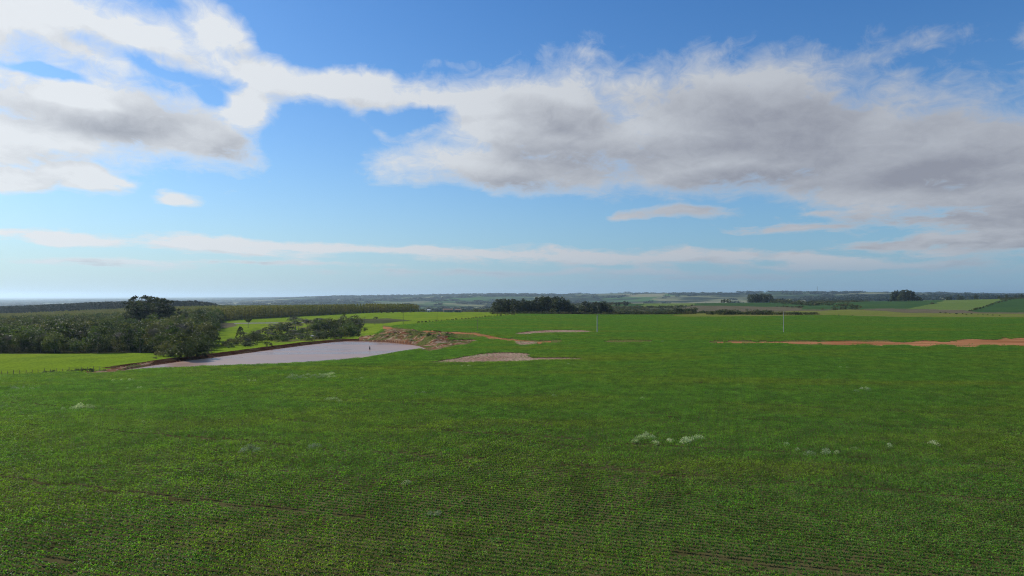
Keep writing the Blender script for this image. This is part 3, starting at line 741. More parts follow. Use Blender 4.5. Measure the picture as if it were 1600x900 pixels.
def bare(seed, h=8, lm='twig', n=800):
    r = np.random.default_rng(seed); ts = [tube((0, 0, -1), (0.1, 0, h * 0.28), 0.16, 0.12)]; tips = []
    def br(p, d, l, rad, k):
        q = p + d * l; ts.append(tube(p, q, rad, rad * 0.6, 4))
        if k == 0: tips.append(q); return
        for i in range(3):
            dd = d + r.normal(size=3) * 0.5; dd[2] = abs(dd[2]) * 0.8 + 0.15; dd /= np.linalg.norm(dd)
            br(q, dd, l * 0.72, rad * 0.55, k - 1)
    br(np.array([0.1, 0, h * 0.25]), np.array([0, 0.05, 1.0]), h * 0.2, 0.10, 4)
    tips = np.array(tips); c = tips[r.integers(0, len(tips), n)] + r.normal(size=(n, 3)) * 0.35
    v = quads(c, 0.55, r).reshape(-1, 4, 3); m = v.mean(1, keepdims=True); ax = v[:, 2:3] - v[:, 0:1]
    v = np.stack([v[:, 0], m[:, 0] + (v[:, 1] - m[:, 0]) * 0.22, v[:, 2], m[:, 0] + (v[:, 3] - m[:, 0]) * 0.22], 1).reshape(-1, 3)
    return mesh_parts('bare_tree', v, join_tubes(ts), ML[lm], mb)
add_kind('bare', [bare(110 + s, 8.0 + s) for s in range(3)])
def araucaria():
    r = np.random.default_rng(5); h = 7.0; cs = []
    for z, rr, n in ((6.5, 2.5, 11), (5.9, 2.0, 8), (5.1, 1.2, 5), (7.0, 1.0, 4)):
        for i in range(n): a = 2 * pi * i / n + r.random(); cs.append((cos(a) * rr, sin(a) * rr, z + r.normal() * 0.15))
    cs = np.array(cs); p = np.concatenate([c + r.normal(size=(40, 3)) * (0.38, 0.38, 0.22) for c in cs])
    ts = [tube((0, 0, -1), (0, 0, 6.8), 0.22, 0.10)] + [tube((0, 0, c[2] - 0.7), c, 0.07, 0.03, 4) for c in cs]
    return mesh_parts('flat_topped_tree', quads(p, 0.4, r), join_tubes(ts), ML['oak'], mb)
add_kind('flat', [araucaria()])

def place_tree(kind, name, label, cat, x, y, h=None, group=None, w=1.0, vi=None, zoff=0.0, parts=True):
    vs = K[kind]; crown, trunk, both = vs[random.randrange(len(vs)) if vi is None else vi]
    z = tz(x, y) + zoff
    zs = np.empty(len(crown.vertices) * 3, np.float32); crown.vertices.foreach_get('co', zs); top = float(zs[2::3].max())
    s = 1.0 if h is None else h / top
    e = bpy.data.objects.new(name, None); COL.objects.link(e)
    e.location = (x, y, z); e.rotation_euler = (0, 0, random.uniform(0, 2 * pi)); e.scale = (s * w, s * w, s)
    tag(e, label, cat, group)
    link('crown', crown, e); link('trunk', trunk, e)
    return e
TOPS = {}
def by_px(kind, name, label, cat, u, v, hpx, group=None, wpx=None, vi=None, y=None):
    """tree whose foot stands where pixel (u, v) meets the ground (or at depth y), hpx photo pixels tall"""
    x, Y, z = drop(u, v, 60 if v > 512 else 290) if y is None else at(u, y)
    hm = hpx * Y / F
    vs = K[kind]; vi = random.randrange(len(vs)) if vi is None else vi
    sink = -0.10 * hm if kind == 'low' else 0.0
    if (kind, vi) not in TOPS:
        me = vs[vi][0]; a = np.empty(len(me.vertices) * 3, np.float32); me.vertices.foreach_get('co', a)
        TOPS[(kind, vi)] = (float(a[2::3].max()), float(max(a[0::3].max() - a[0::3].min(), a[1::3].max() - a[1::3].min())))
    top, wid = TOPS[(kind, vi)]
    w = 1.0 if wpx is None else (wpx * Y / F) / (wid * hm / top)
    return place_tree(kind, name, label, cat, x, Y, hm - sink, group, w, vi, sink)

# ------------------------------------------------------------------ mass planting with instances
def instancer(name, pts, rot, scl, vidx, kinds, label, cat):
    src = bpy.data.collections.new(name + '_sources')
    for i, me in enumerate(kinds):
        o = bpy.data.objects.new('%s_source_%02d' % (name, i), me); src.objects.link(o)
    me = bpy.data.meshes.new(name); me.vertices.add(len(pts)); me.vertices.foreach_set('co', np.asarray(pts, np.float32).ravel())
    for nm, typ, arr, key in (('rot', 'FLOAT_VECTOR', rot, 'vector'), ('scl', 'FLOAT_VECTOR', scl, 'vector'), ('vi', 'INT', vidx, 'value')):
        at_ = me.attributes.new(nm, typ, 'POINT'); at_.data.foreach_set(key, np.asarray(arr).astype(np.int32 if typ == 'INT' else np.float32).ravel())
    o = bpy.data.objects.new(name, me); COL.objects.link(o)
    g = bpy.data.node_groups.new(name + '_scatter', 'GeometryNodeTree')
    g.interface.new_socket('Geometry', in_out='INPUT', socket_type='NodeSocketGeometry')
    g.interface.new_socket('Geometry', in_out='OUTPUT', socket_type='NodeSocketGeometry')
    N = g.nodes; L = g.links
    gi = N.new('NodeGroupInput'); go = N.new('NodeGroupOutput'); ip = N.new('GeometryNodeInstanceOnPoints'); ci = N.new('GeometryNodeCollectionInfo')
    ci.inputs['Collection'].default_value = src; ci.inputs['Separate Children'].default_value = True; ci.inputs['Reset Children'].default_value = True
    L.new(gi.outputs[0], ip.inputs['Points']); L.new(ci.outputs[0], ip.inputs['Instance']); ip.inputs['Pick Instance'].default_value = True
    for nm, typ, sock in (('rot', 'FLOAT_VECTOR', 'Rotation'), ('scl', 'FLOAT_VECTOR', 'Scale'), ('vi', 'INT', 'Instance Index')):
        na = N.new('GeometryNodeInputNamedAttribute'); na.data_type = typ; na.inputs['Name'].default_value = nm
        L.new([s for s in na.outputs if s.enabled and s.name == 'Attribute'][0], ip.inputs[sock])
    L.new(ip.outputs[0], go.inputs[0])
    md = o.modifiers.new('scatter', 'NODES'); md.node_group = g
    return tag(o, label, cat, kind='stuff')
def grid_pts(u0, u1, y0, y1, dx, dy, jit=0.35, rot=0.0, seed=0):
    r = np.random.default_rng(seed)
    R_ = max(abs(u0 - CX), abs(u1 - CX)) / F * y1 + y1
    gx = np.arange(-R_, R_, dx); gy = np.arange(-R_, R_, dy)
    A, B = np.meshgrid(gx, gy); A = A + r.uniform(-jit, jit, A.shape) * dx; B = B + r.uniform(-jit, jit, B.shape) * dy
    X = A * cos(rot) - B * sin(rot); Y = A * sin(rot) + B * cos(rot)
    k = (Y > y0) & (Y < y1); X, Y = X[k], Y[k]; U = CX + X / Y * F
    k = (U > u0) & (U < u1); return X[k], Y[k], U[k]

# ---- crop plants: tiles of four rows, one mesh tile per density
def crop_tile(seed, cover_, missing=0.04, gaprow=None, nr=4, nk=9):
    r = np.random.default_rng(seed); P = []; S = []
    for row in range(nr):
        y = (row + 0.5) * 0.6 - 0.3 * nr
        if gaprow == row: continue
        for k in range(nk):
            if r.random() < missing: continue
            x = (k + 0.5) * 0.267 - 0.1333 * nk + r.normal() * 0.03
            hgt = (0.30 + 0.12 * cover_) * (0.8 + 0.4 * r.random()); wd = 0.105 + 0.165 * cover_
            n = 24
            a = r.random(n) * 2 * pi; rr = wd * np.sqrt(r.random(n)) * (0.85 + 0.3 * r.random())
            z = hgt * (0.45 + 0.6 * r.random(n)) * (1 - 0.35 * (rr / wd) ** 2)
            P.append(np.stack([x + rr * np.cos(a) * 1.1, y + rr * np.sin(a), z], 1))
    P = np.concatenate(P)
    return quads(P, 0.105, r, up=0.35)
mcrop, T_ = mat('crop_leaves')
p_ = wpos(T_)
nA = T_.noise(T_.vmath('MULTIPLY', p_, (0.5, 0.9, 1)), 0.05, 4, 0.6, 0.4); nB = T_.noise(p_, 0.35, 4, 0.6); nC = T_.noise(p_, 6.0, 2, 0.5); nD = T_.noise(T_.vmath('MULTIPLY', p_, (0.25, 0.9, 1)), 0.05, 5, 0.6)
colc = T_.mix(nC, (0.070, 0.152, 0.026), (0.115, 0.222, 0.045))
colc = T_.mix(T_.math('MULTIPLY', T_.ramp(nA, 0.42, 0.66), 0.8), colc, T_.mix(nC, (0.112, 0.168, 0.024), (0.155, 0.218, 0.043)))
colc = T_.mix(T_.math('MULTIPLY', T_.ramp(nB, 0.52, 0.72), 0.7), colc, (0.055, 0.165, 0.028))
colc = T_.mix(T_.math('MULTIPLY', T_.ramp(nD, 0.52, 0.66), 0.6), colc, (0.16, 0.19, 0.032))
nE = T_.noise(p_, 1.3, 3, 0.65); nF = T_.noise(p_, 0.28, 3, 0.6)
colc = T_.mix(1.0, colc, T_.mix(T_.ramp(nE, 0.34, 0.66), (0.74, 0.74, 0.76), (1.24, 1.24, 1.20)), 'MULTIPLY')
colc = T_.mix(1.0, colc, T_.mix(T_.ramp(nF, 0.34, 0.66), (0.78, 0.80, 0.85), (1.2, 1.18, 1.1)), 'MULTIPLY')
finish(T_, colc, 0.5, None, spec=0.12, trans=0.48, tcol=T_.mix(1.0, colc, (1.7, 1.9, 0.5), 'MULTIPLY'))
ROWROT = -0.31
def build_crop():
    X, Y, U = grid_pts(-1400, 3000, 12, 660, 2.4, 2.4, 0.0, ROWROT, 1)
    kk = np.abs(X) < 0.85 * Y + 45; X, Y, U = X[kk], Y[kk], U[kk]
    def corners_ok(X, Y, h):
        Z = terrain(X, Y); ok = np.ones(len(X), bool)
        for dx, dy in ((0, 0), (h, h), (-h, -h), (h, -h), (-h, h)): ok &= cover(X + dx, Y + dy, Z) == C['crop_field']
        return ok
    ok = corners_ok(X, Y, 1.0)
    # along every edge the tiles give way to quarter tiles, thinning out over bare ground
    Xe, Ye = X[~ok], Y[~ok]
    ax, ay = cos(ROWROT) * 0.6, sin(ROWROT) * 0.6
    Xs = np.concatenate([Xe + i * ax - j * ay for i in (-1, 1) for j in (-1, 1)]); Ys_ = np.concatenate([Ye + i * ay + j * ax for i in (-1, 1) for j in (-1, 1)])
    Zs = terrain(Xs, Ys_); cs_ = cover(Xs, Ys_, Zs)
    r = np.random.default_rng(3)
    full = cs_ == C['crop_field']
    near_crop = np.zeros(len(Xs), bool)
    for dx, dy in ((3, 0), (-3, 0), (0, 5), (0, -5)): near_crop |= cover(Xs + dx, Ys_ + dy, Zs) == C['crop_field']
    pr = np.where(cs_ == C['stubble_field'], 0.02 + 0.22 * near_crop + fbm(Xs / 3, Ys_ / 4, 3, 17) * 0.9, np.where((cs_ == C['grass_verge']) & (Ys_ < 300), 0.38, np.where(cs_ == C['dirt_track'], 0.22 * near_crop, 0)))
    sparse = ~full & (r.random(len(Xs)) < pr) & (Xs > -60)
    kq = full | sparse
    vq = np.where(full, 15 + r.integers(0, 2, len(Xs)), 17)[kq]
    X = np.concatenate([X[ok], Xs[kq]]); Y = np.concatenate([Y[ok], Ys_[kq]]); Z = terrain(X, Y)
    quarter = np.concatenate([np.zeros(ok.sum(), bool), np.ones(kq.sum(), bool)])
    d = 0.36 + fbm(X / 22, Y / 13, 4, 55) * 1.5 + sstep(Y, 48, 95) * 0.55 + sstep(X, 4, 24) * 0.45
    perp = np.round((-X * sin(ROWROT) + Y * cos(ROWROT)) / 2.4).astype(int)
    lush = np.clip((d * 5).astype(int), 0, 5)
    vi = lush * 2 + r.integers(0, 2, len(X))
    tram = np.isin(perp % 13, [0, 5]) & (fbm(X / 9, Y / 9, 3, 91) > -0.02)
    vi = np.where(tram, 12 + (lush > 2), vi)
    bare_ = (fbm(X / 7, Y / 4, 3, 44) > 0.33)
    vi = np.where(bare_ & ~tram, 14, vi)
    vi[quarter] = vq
    tiles = []
    cov = [0.0, 0.15, 0.35, 0.6, 0.85, 1.0]
    for i in range(6):
        for j in range(2): tiles.append(crop_tile(200 + i * 2 + j, cov[i], 0.03 - 0.005 * i))
    tiles += [crop_tile(230, 0.2, 0.05, 1), crop_tile(231, 0.85, 0.03, 2), crop_tile(232, 0.0, 0.45), crop_tile(233, 0.7, 0.03, None, 2, 4), crop_tile(234, 0.8, 0.1, None, 2, 5), crop_tile(235, 0.15, 0.5, None, 2, 4)]
    ms = [mesh_np('crop_tile_%02d' % i, t, np.arange(len(t)), 4, [mcrop]) for i, t in enumerate(tiles)]
    ez = (terrain(X + 1.0, Y) - terrain(X - 1.0, Y)) / 2; ey = (terrain(X, Y + 1.0) - terrain(X, Y - 1.0)) / 2
    flip = r.integers(0, 2, len(X)) * pi
    # tile tilts with the ground
    ca, sa = np.cos(ROWROT + flip), np.sin(ROWROT + flip)
    rx = np.arctan(-sa * ez + ca * ey); ry = -np.arctan(ca * ez + sa * ey)
    rot = np.stack([rx, ry, ROWROT + flip], 1)
    s = 0.93 + 0.14 * r.random(len(X)); scl = np.stack([np.full(len(X), 1.02), np.ones(len(X)), s], 1)
    instancer('crop_plants', np.stack([X, Y, Z], 1), rot, scl, vi, ms, 'leafy green crop plants standing in close rows', 'crop')
    print('crop tiles', len(X))
build_crop()

# ---- the wood left of the pond
GW = 'trees of the mixed wood left of the pond'
def build_wood():
    r = np.random.default_rng(11)
    X, Y, U = grid_pts(-420, 345, 232, 640, 6.9, 6.4, 0.42, 0.3, 9)
    Z = terrain(X, Y); ok = cover(X, Y, Z) == C['woodland_floor']
    X, Y, Z, U = X[ok], Y[ok], Z[ok], U[ok]
    vis = (U > -30); order = np.argsort(np.where(vis, Y, 1e6))
    n = 0; rest = []
    for k in order:
        if n < 270 and vis[k] and Y[k] < 420:
            t = r.random()
            front = Y[k] < 250
            if t < 0.10: place_tree('bare', 'bare_tree', 'leafless grey tree among the dark trees of the wood', 'tree', X[k], Y[k], 6 + 3 * r.random(), 'leafless trees in the wood left of the pond')
            elif t < 0.22: place_tree('slimdark', 'slender_tree', 'slender narrow tree among the round trees of the wood', 'tree', X[k], Y[k], 7 + 4 * r.random(), 'slender trees in the wood left of the pond')
            else: place_tree('low' if (front or t < 0.6) else 'broad', 'broadleaf_tree', 'dark green broadleaf tree in the mixed wood left of the pond', 'tree', X[k], Y[k], (4.5 if front else 6.0) + 5.5 * r.random() ** 1.5, GW, w=0.9 + 0.5 * r.random())
            n += 1
        else: rest.append(k)
    rest = np.array(rest)
    ms = [v[2] for v in K['broad']] + [v[2] for v in K['slimdark']] * 2 + [v[2] for v in K['bare']]
    t = r.random(len(rest)); vi = np.where(t < 0.72, r.integers(0, 7, len(rest)), np.where(t < 0.92, r.integers(7, 11, len(rest)), r.integers(11, 14, len(rest))))
    s = 0.75 + 0.5 * r.random(len(rest)); wx = (0.9 + 0.4 * r.random(len(rest))) * s
    instancer('woodland', np.stack([X[rest], Y[rest], Z[rest]], 1), np.stack([np.zeros(len(rest))] * 2 + [r.random(len(rest)) * 6.28], 1),
              np.stack([wx, wx, s], 1), vi, ms, 'mass of mixed dark trees filling the wood behind its front rows', 'wood')
    # low scrub along the foot of the wood
    xs = np.linspace(-20, 245, 46)
    for i, u in enumerate(xs):
        x, y, z = drop(u, 551.0 + r.normal() * 0.4)
        place_tree('bush', 'edge_bush', 'low dark bush at the foot of the wood beside the bright pasture', 'bush', x, y + 3, 1.6 + 1.6 * r.random(), 'bushes along the foot of the wood')
build_wood()

def build_plantations():
    r = np.random.default_rng(21)
    poly = [(-450, 640), (60, 640), (200, 600), (300, 560), (325, 572), (420, 640), (520, 748), (575, 800), (640, 900), (655, 1010), (500, 1080), (350, 1110), (200, 1090), (-450, 1060)]
    X, Y, U = grid_pts(-450, 700, 540, 1120, 3.6, 2.7, 0.18, 0.22, 5)
    ok = inpoly(U, Y, poly) & (fbm(X / 40, Y / 40, 3, 6) < 0.42); X, Y, U = X[ok], Y[ok], U[ok]; Z = terrain(X, Y); n = len(X)
    s = 0.85 + 0.3 * r.random(n)
    instancer('tree_plantation', np.stack([X, Y, Z], 1), np.stack([np.zeros(n)] * 2 + [r.random(n) * 6.28], 1), np.stack([s, s, s], 1), r.integers(0, 4, n),
              [v[2] for v in K['plantation']], 'long olive plantation of slim trees in rows beyond the wood', 'plantation')
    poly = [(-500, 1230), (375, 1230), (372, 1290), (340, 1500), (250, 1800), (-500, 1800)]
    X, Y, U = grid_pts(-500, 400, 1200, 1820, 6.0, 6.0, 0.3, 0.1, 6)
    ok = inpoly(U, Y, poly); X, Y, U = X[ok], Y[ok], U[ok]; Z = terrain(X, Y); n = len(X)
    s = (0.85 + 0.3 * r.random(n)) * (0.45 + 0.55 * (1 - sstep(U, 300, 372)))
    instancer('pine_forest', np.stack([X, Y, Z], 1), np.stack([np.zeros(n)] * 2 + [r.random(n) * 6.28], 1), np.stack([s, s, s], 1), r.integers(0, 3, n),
              [v[2] for v in K['pine']], 'forest band, dark pine green with cloud shadow in it, on the ridge far beyond the wood', 'forest')
    # woods on the distant hills
    X, Y, U = grid_pts(-500, 2200, 2500, 16000, 95, 75, 0.5, 0.0, 8)
    w = fbm(X / 1000, Y / 520, 4, 301); line = np.abs(fbm(X / 1500, Y / 500, 3, 333)) < 0.012
    ok = (w > 0.10) | (line & (w > -0.12)); X, Y, U = X[ok], Y[ok], U[ok]
    X = X + r.normal(size=len(X)) * 20; Z = terrain(X, Y); n = len(X)
    s = (0.7 + 0.7 * r.random(n)); big = 2.6 + r.random(n) * 1.5
    instancer('distant_woods', np.stack([X, Y, Z - 1], 1), np.stack([np.zeros(n)] * 2 + [r.random(n) * 6.28], 1), np.stack([s * big, s * big, s * 0.95], 1), r.integers(0, 3, n),
              [v[2] for v in K['far']], 'hazy dark woods scattered over the distant hills', 'woods')
    # dull scrub on the middle slopes
    X, Y, U = grid_pts(380, 1750, 640, 2250, 13, 11, 0.5, 0.0, 14)
    Z = terrain(X, Y); c = cover(X, Y, Z); w = fbm(X / 90, Y / 60, 3, 71)
    ok = ((c == C['scrubland']) & (w > -0.07)) | ((c == C['fallow_field']) & (w > 0.3)); X, Y, Z = X[ok], Y[ok], Z[ok]; n = len(X)
    s = 0.55 + 0.9 * r.random(n)
    instancer('scrub', np.stack([X, Y, Z - 0.2], 1), np.stack([np.zeros(n)] * 2 + [r.random(n) * 6.28], 1), np.stack([s * 1.4, s * 1.4, s], 1), r.integers(0, 5, n),
              [v[2] for v in K['bush']], 'dull low scrub covering the slopes beyond the field', 'scrub')
build_plantations()

# ---- trees one can tell apart
def named_trees():
    G = 'tall eucalyptus trees over the wood'
    for u, top, y in ((208, 461, 400), (216, 460.5, 408), (226, 462, 398), (236, 463, 410), (245, 463.5, 402), (253, 465, 395), (214, 470, 388), (230, 471, 385), (246, 472, 384), (261, 469, 405)):
        x, Y, z = at(u, y); h = H - (top - V0) * Y / F - z
        place_tree('parasol', 'tall_eucalyptus', 'tall open-crowned eucalyptus in the cluster above the wood', 'tree', x, Y, h, G, w=1.0)
    for u, top in ((207, 473), (219, 472), (232, 474), (243, 473), (254, 475), (263, 478), (226, 478), (248, 480)):
        x, Y, z = at(u, 392); h = H - (top - V0) * Y / F - z
        place_tree('grove', 'eucalyptus', 'lower leafy eucalyptus filling in under the tall cluster', 'tree', x, Y, h, 'lower eucalyptus trees under the tall cluster', w=0.75)
    for u, top, w, lab in ((268, 481, 1.0, 'mid-height eucalyptus just right of the tall cluster'), (280, 481, 0.55, 'thin gappy eucalyptus standing alone right of the tall cluster'), (313, 482, 0.8, 'lone flat-crowned tree above the olive plantation edge')):
        x, Y, z = at(u, 430); h = H - (top - V0) * Y / F - z
        place_tree('parasol', 'tall_eucalyptus', lab, 'tree', x, Y, h, None, w=w)
    for u, v, hp, wp, k, lab in (
        (260, 557, 26, 32, 'low', 'large pale-tipped round tree at the right end of the wood by the pond'),
        (283, 558.5, 42, 46, 'low', 'biggest round dark tree at the pond end of the wood'),
        (307, 556.5, 32, 36, 'low', 'dense round tree on the right flank of the wood by the pond'),
        (324, 551, 20, 26, 'low', 'last low round tree of the wood beside the bank'),
        (280, 545, 42, 40, 'bare', 'wide leafless greyish tree behind the biggest round tree'),
        (188, 549, 32, 34, 'bare', 'broad brownish-grey leafless tree in the front of the wood'),
        (376, 530, 20, 18, 'conifer', 'dark cone-shaped tree below the flat-topped tree'),
        (388, 513, 16, 13, 'flat', 'small flat-topped tree on a bare trunk in the green field'),
        (462, 520, 27, 28, 'bare', 'wide grey leafless tree in the middle of the bushes behind the pond'),
        (480, 520, 23, 22, 'bare', 'second grey leafless tree right of the wide one behind the pond'),
        (498, 519, 22, 20, 'low', 'dull green tree between the leafless trees and the tall dark tree'),
        (515, 517, 22, 22, 'low', 'rounded dull tree just left of the tall dark tree'),
        (537, 515, 28, 15, 'broad', 'tall narrow dark tree behind the pond'),
        (552, 513, 22, 24, 'broad', 'dark umbrella-shaped tree at the right end of the bushes'),
        (586, 508, 14, 10, 'bare', 'small bare tree alone in the pasture behind the soil bank'),
        (243, 560.5, 4, 8, 'bush', 'small dark round bush alone in the bright pasture'),
        (657, 487, 13, 14, 'bare', 'grey bushy tree left of the white farm shed'),
        (669, 487, 11, 14, 'low', 'dark round tree behind the white farm shed'),
        (693, 486.5, 11, 14, 'bare', 'brownish leafless tree right of the farm shed'),
        (708, 486.5, 10, 14, 'bare', 'brownish leafless tree farther right of the farm shed'),
        (1325, 475.5, 5, 8, 'broad', 'small lone dark tree on the far dark green field'),
    ):
        by_px(k, {'broad': 'broadleaf_tree', 'low': 'broadleaf_tree', 'bare': 'bare_tree', 'conifer': 'conifer', 'flat': 'flat_topped_tree', 'bush': 'bush'}[k], lab, 'bush' if k == 'bush' else 'tree', u, v, hp, None, wp)
    for u, v, hp in ((252, 557, 9), (262, 558, 11), (271, 559, 12), (280, 560, 10), (291, 560, 11), (300, 559.5, 12), (311, 558, 12), (319, 556, 11), (327, 553, 9), (246, 556, 7)):
        by_px('bush', 'bush', 'low bush skirting the biggest round dark tree by the pond', 'bush', u, v, hp, 'bushes skirting the round trees by the pond', hp * 1.7)
    # the bushes and small trees between the pond and the pasture
    r = random.Random(4); G = 'bushes and small trees behind the pond'
    rows = [(368, 540, 13), (384, 538, 15), (396, 536, 19), (403, 535, 16), (412, 533, 12), (345, 543, 10), (356, 541, 12), (335, 545, 12), (327, 547, 14), (414, 519, 9), (424, 519, 12), (434, 518, 13), (443, 518, 14), (450, 520, 17),
            (425, 533, 9), (434, 532, 10), (443, 533, 9), (452, 531, 12), (460, 530, 9), (470, 531, 10), (479, 529, 8), (498, 529, 10), (507, 530, 10), (516, 529, 14), (525, 529, 18), (534, 528, 20), (543, 526, 22), (551, 525, 17), (558, 522, 12), (571, 517.5, 6), (424, 541, 6), (418, 542, 5),
            (490, 519, 15), (507, 519, 16), (524, 518, 16), (530, 516, 20), (545, 517, 18), (470, 522, 10), (560, 518, 12), (440, 525, 8), (455, 524, 9), (505, 523, 9), (520, 523, 12)]
    for u, v, hp in rows:
        by_px(r.choice(['low', 'low', 'slimdark']) if hp > 9 else 'bush', 'bushy_tree', 'dark rounded bushy tree in the thicket behind the pond', 'tree', u, v, hp, G, hp * r.uniform(1.0, 1.5))
    fill = [(345, 540), (372, 530), (410, 516), (440, 508), (470, 505), (520, 503), (562, 503), (568, 518), (560, 529), (500, 533), (440, 536), (400, 541), (360, 545)]
    n = 0
    while n < 180:
        u, v = r.uniform(345, 568), r.uniform(503, 545)
        if not inpoly(np.array([u]), np.array([v]), fill)[0]: continue
        if 430 < u < 485 and 508 < v < 512: continue
        k = r.choice(['bush', 'bush', 'low', 'low', 'bare'])
        by_px(k, 'low_tree', 'low mixed tree or bush in the thicket behind the pond', 'tree', u, v, r.uniform(6, 12) if k != 'bush' else r.uniform(4, 9), 'low trees and bushes of the thicket', r.uniform(9, 18)); n += 1
    # clump at the left end of the bright field, (310-350, 495-520)
    for i in range(26):
        x, Y, z = at(r.uniform(290, 338), r.uniform(350, 440))
        place_tree('low', 'broadleaf_tree', 'dark tree at the wood end next to the bright green field', 'tree', x, Y, r.uniform(4, 7), 'trees at the right end of the wood')
    # central eucalyptus grove on the crest
    G = 'dense eucalyptus grove on the crest of the field'
    tops = [(774, 470), (779, 467), (786, 465.5), (793, 467), (800, 466), (808, 467), (816, 465), (823, 467.5), (831, 468), (840, 463), (848, 460.5), (856, 462), (864, 463.5), (872, 462), (880, 465), (886, 467.5), (893, 474), (900, 480), (907, 478), (915, 470), (922, 471.5), (930, 471), (938, 470), (944, 469.5), (950, 475)]
    for u, top in tops + [(u + 4, t + 3) for u, t in tops[::2]]:
        x, Y, z = at(u, r.uniform(650, 700)); h = H - (top - V0) * Y / F - z
        place_tree('grove', 'eucalyptus', 'dense dark eucalyptus in the grove on the field crest', 'tree', x, Y, h, G, w=r.uniform(0.95, 1.25) * (17 / h) ** 0.3)
    def block(us, Y0, top, hs, label, group, kind='grove', name='eucalyptus', w=1.0):
        for i, u in enumerate(us):
            t = top[i] if isinstance(top, (list, tuple)) else top
            x, Y, z = at(u, Y0 + r.uniform(-20, 20)); h = H - (t - V0) * Y / F - z
            place_tree(kind, name, label, 'tree', x, Y, max(h, 2.5), group, w=w)
    block([1172, 1177, 1182, 1187, 1192, 1197, 1202, 1205, 1174, 1184, 1194], 1600, [459.5, 458.5, 458, 458.5, 458.3, 458.6, 459, 462, 460, 460, 460], 0, 'dense tree in the square grove on the far green ridge', 'square grove on the far ridge', w=0.95)
    block([1128, 1132, 1137, 1141], 1600, [468, 466.5, 467, 469], 0, 'low round tree left of the square grove', 'low trees left of the square grove', w=1.1)
    block([1395, 1399, 1403, 1407, 1411, 1415, 1419, 1423, 1427, 1401, 1413], 1480, [455, 453, 452.5, 454, 452.5, 452, 453, 453.5, 457, 456, 456], 0, 'tall dark tree in the big grove on the far right', 'big grove on the far right', w=0.85)
    block([1431, 1434, 1438, 1441, 1388, 1391], 1470, [463, 462.5, 463.5, 467, 468, 466], 0, 'low tree at the foot of the big right grove', 'low trees beside the big right grove', w=1.1)
    block([963, 967, 976, 980], 1480, [472, 471.5, 469.5, 470.5], 0, 'small dark tree where the green ridge begins', 'small trees at the left end of the green ridge', w=1.0)
    block([1215, 1219, 1223, 1227, 1231, 1236, 1242], 1650, [467, 466, 465.5, 466, 467, 468, 469], 0, 'dark tree at the head of the scrub line right of the square grove', 'trees heading the diagonal scrub line', w=1.0)
    for u, t, Y0 in ((1485, 461, 1700), (1498, 459.5, 1720), (1525, 459.5, 1700), (1573, 459, 1650), (1596, 459, 1500), (1480, 463, 1690), (1502, 462, 1690), (1560, 461.5, 1650), (1587, 461, 1600)):
        block([u], Y0, t, 0, 'small dark round tree standing on the far right skyline scrub', 'round trees on the right skyline', w=1.1)
    # hedge rows made of single bushes
    def hedge(pts, n, h0, h1, label, group, wmul=1.2, jit=0.5, y=None):
        us_ = np.interp(np.linspace(0, 1, n), np.linspace(0, 1, len(pts)), [p[0] for p in pts]); vs_ = np.interp(np.linspace(0, 1, n), np.linspace(0, 1, len(pts)), [p[1] for p in pts])
        for u, v in zip(us_, vs_):
            hp = r.uniform(h0, h1)
            by_px('bush', 'bush', label, 'bush', u + r.uniform(-1.5, 1.5), v + r.uniform(-jit, jit), hp, group, hp * r.uniform(1.0, 1.6) * wmul)
    hedge([(652, 504.5), (683, 502.5), (715, 499.5), (745, 497.2), (780, 493.8), (805, 491.8)], 42, 1.2, 3.2, 'small dark bush along the edge of the crop field', 'bushes along the upper left field edge', 1.1, 0.3)
    hedge([(556, 489.5), (600, 489.2), (640, 488.2)], 14, 2, 4.5, 'small dark bush in the line in front of the plantation', 'bushes in front of the plantation', 1.2)
    hedge([(642, 487.5), (700, 486.8), (775, 487.5)], 36, 3, 6, 'dark bush in the belt round the farm sheds', 'bushes round the farm sheds', 1.4)
    def crest(us_, Y0, h0, h1, label, group, wm=1.3):
        for u in us_:
            x, Y, z = at(u + r.uniform(-2, 2), Y0 + r.uniform(-8, 8)); h = r.uniform(h0, h1)
            place_tree('bush', 'bush', label, 'bush', x, Y, h, group, w=wm * r.uniform(0.8, 1.2))
    crest(np.linspace(770, 960, 50), 640, 1.5, 3.0, 'low dark bush at the foot of the eucalyptus grove', 'bushes at the foot of the eucalyptus grove')
    crest(np.linspace(962, 1085, 44), 665, 2.0, 4.2, 'dark bush in the hedge right of the eucalyptus grove', 'bushes in the hedge right of the grove')
    crest(np.linspace(1056, 1082, 9), 690, 4.5, 7.5, 'taller greyish bush rising from the hedge behind the crop', 'taller bushes in the hedge', 1.0)
    crest(np.linspace(1105, 1275, 60), 640, 2.0, 3.6, 'dark bush in the ragged line behind the crop', 'bushes in the ragged line behind the crop')
    crest(list(np.linspace(1125, 1140, 5)) + list(np.linspace(1172, 1205, 10)), 645, 4.0, 5.4, 'taller dark bush in the ragged line behind the crop', 'taller bushes in the ragged line', 1.1)
    hedge([(1205, 472.5), (1240, 475), (1280, 477.5), (1345, 481)], 44, 3, 7, 'dark bush on the diagonal scrub line across the far slope', 'bushes on the diagonal scrub line', 1.5, 1.5)
    hedge([(1514, 487), (1535, 481), (1560, 473), (1585, 467), (1604, 463)], 34, 2, 3.6, 'dark bush in the hedge climbing beside the right hill field', 'bushes in the climbing hedge', 1.4, 0.4)
    hedge([(1468, 489), (1500, 491), (1530, 492), (1560, 493)], 12, 1.2, 2.4, 'low dark bush on the fallow strip', 'bushes on the fallow strip', 1.6)
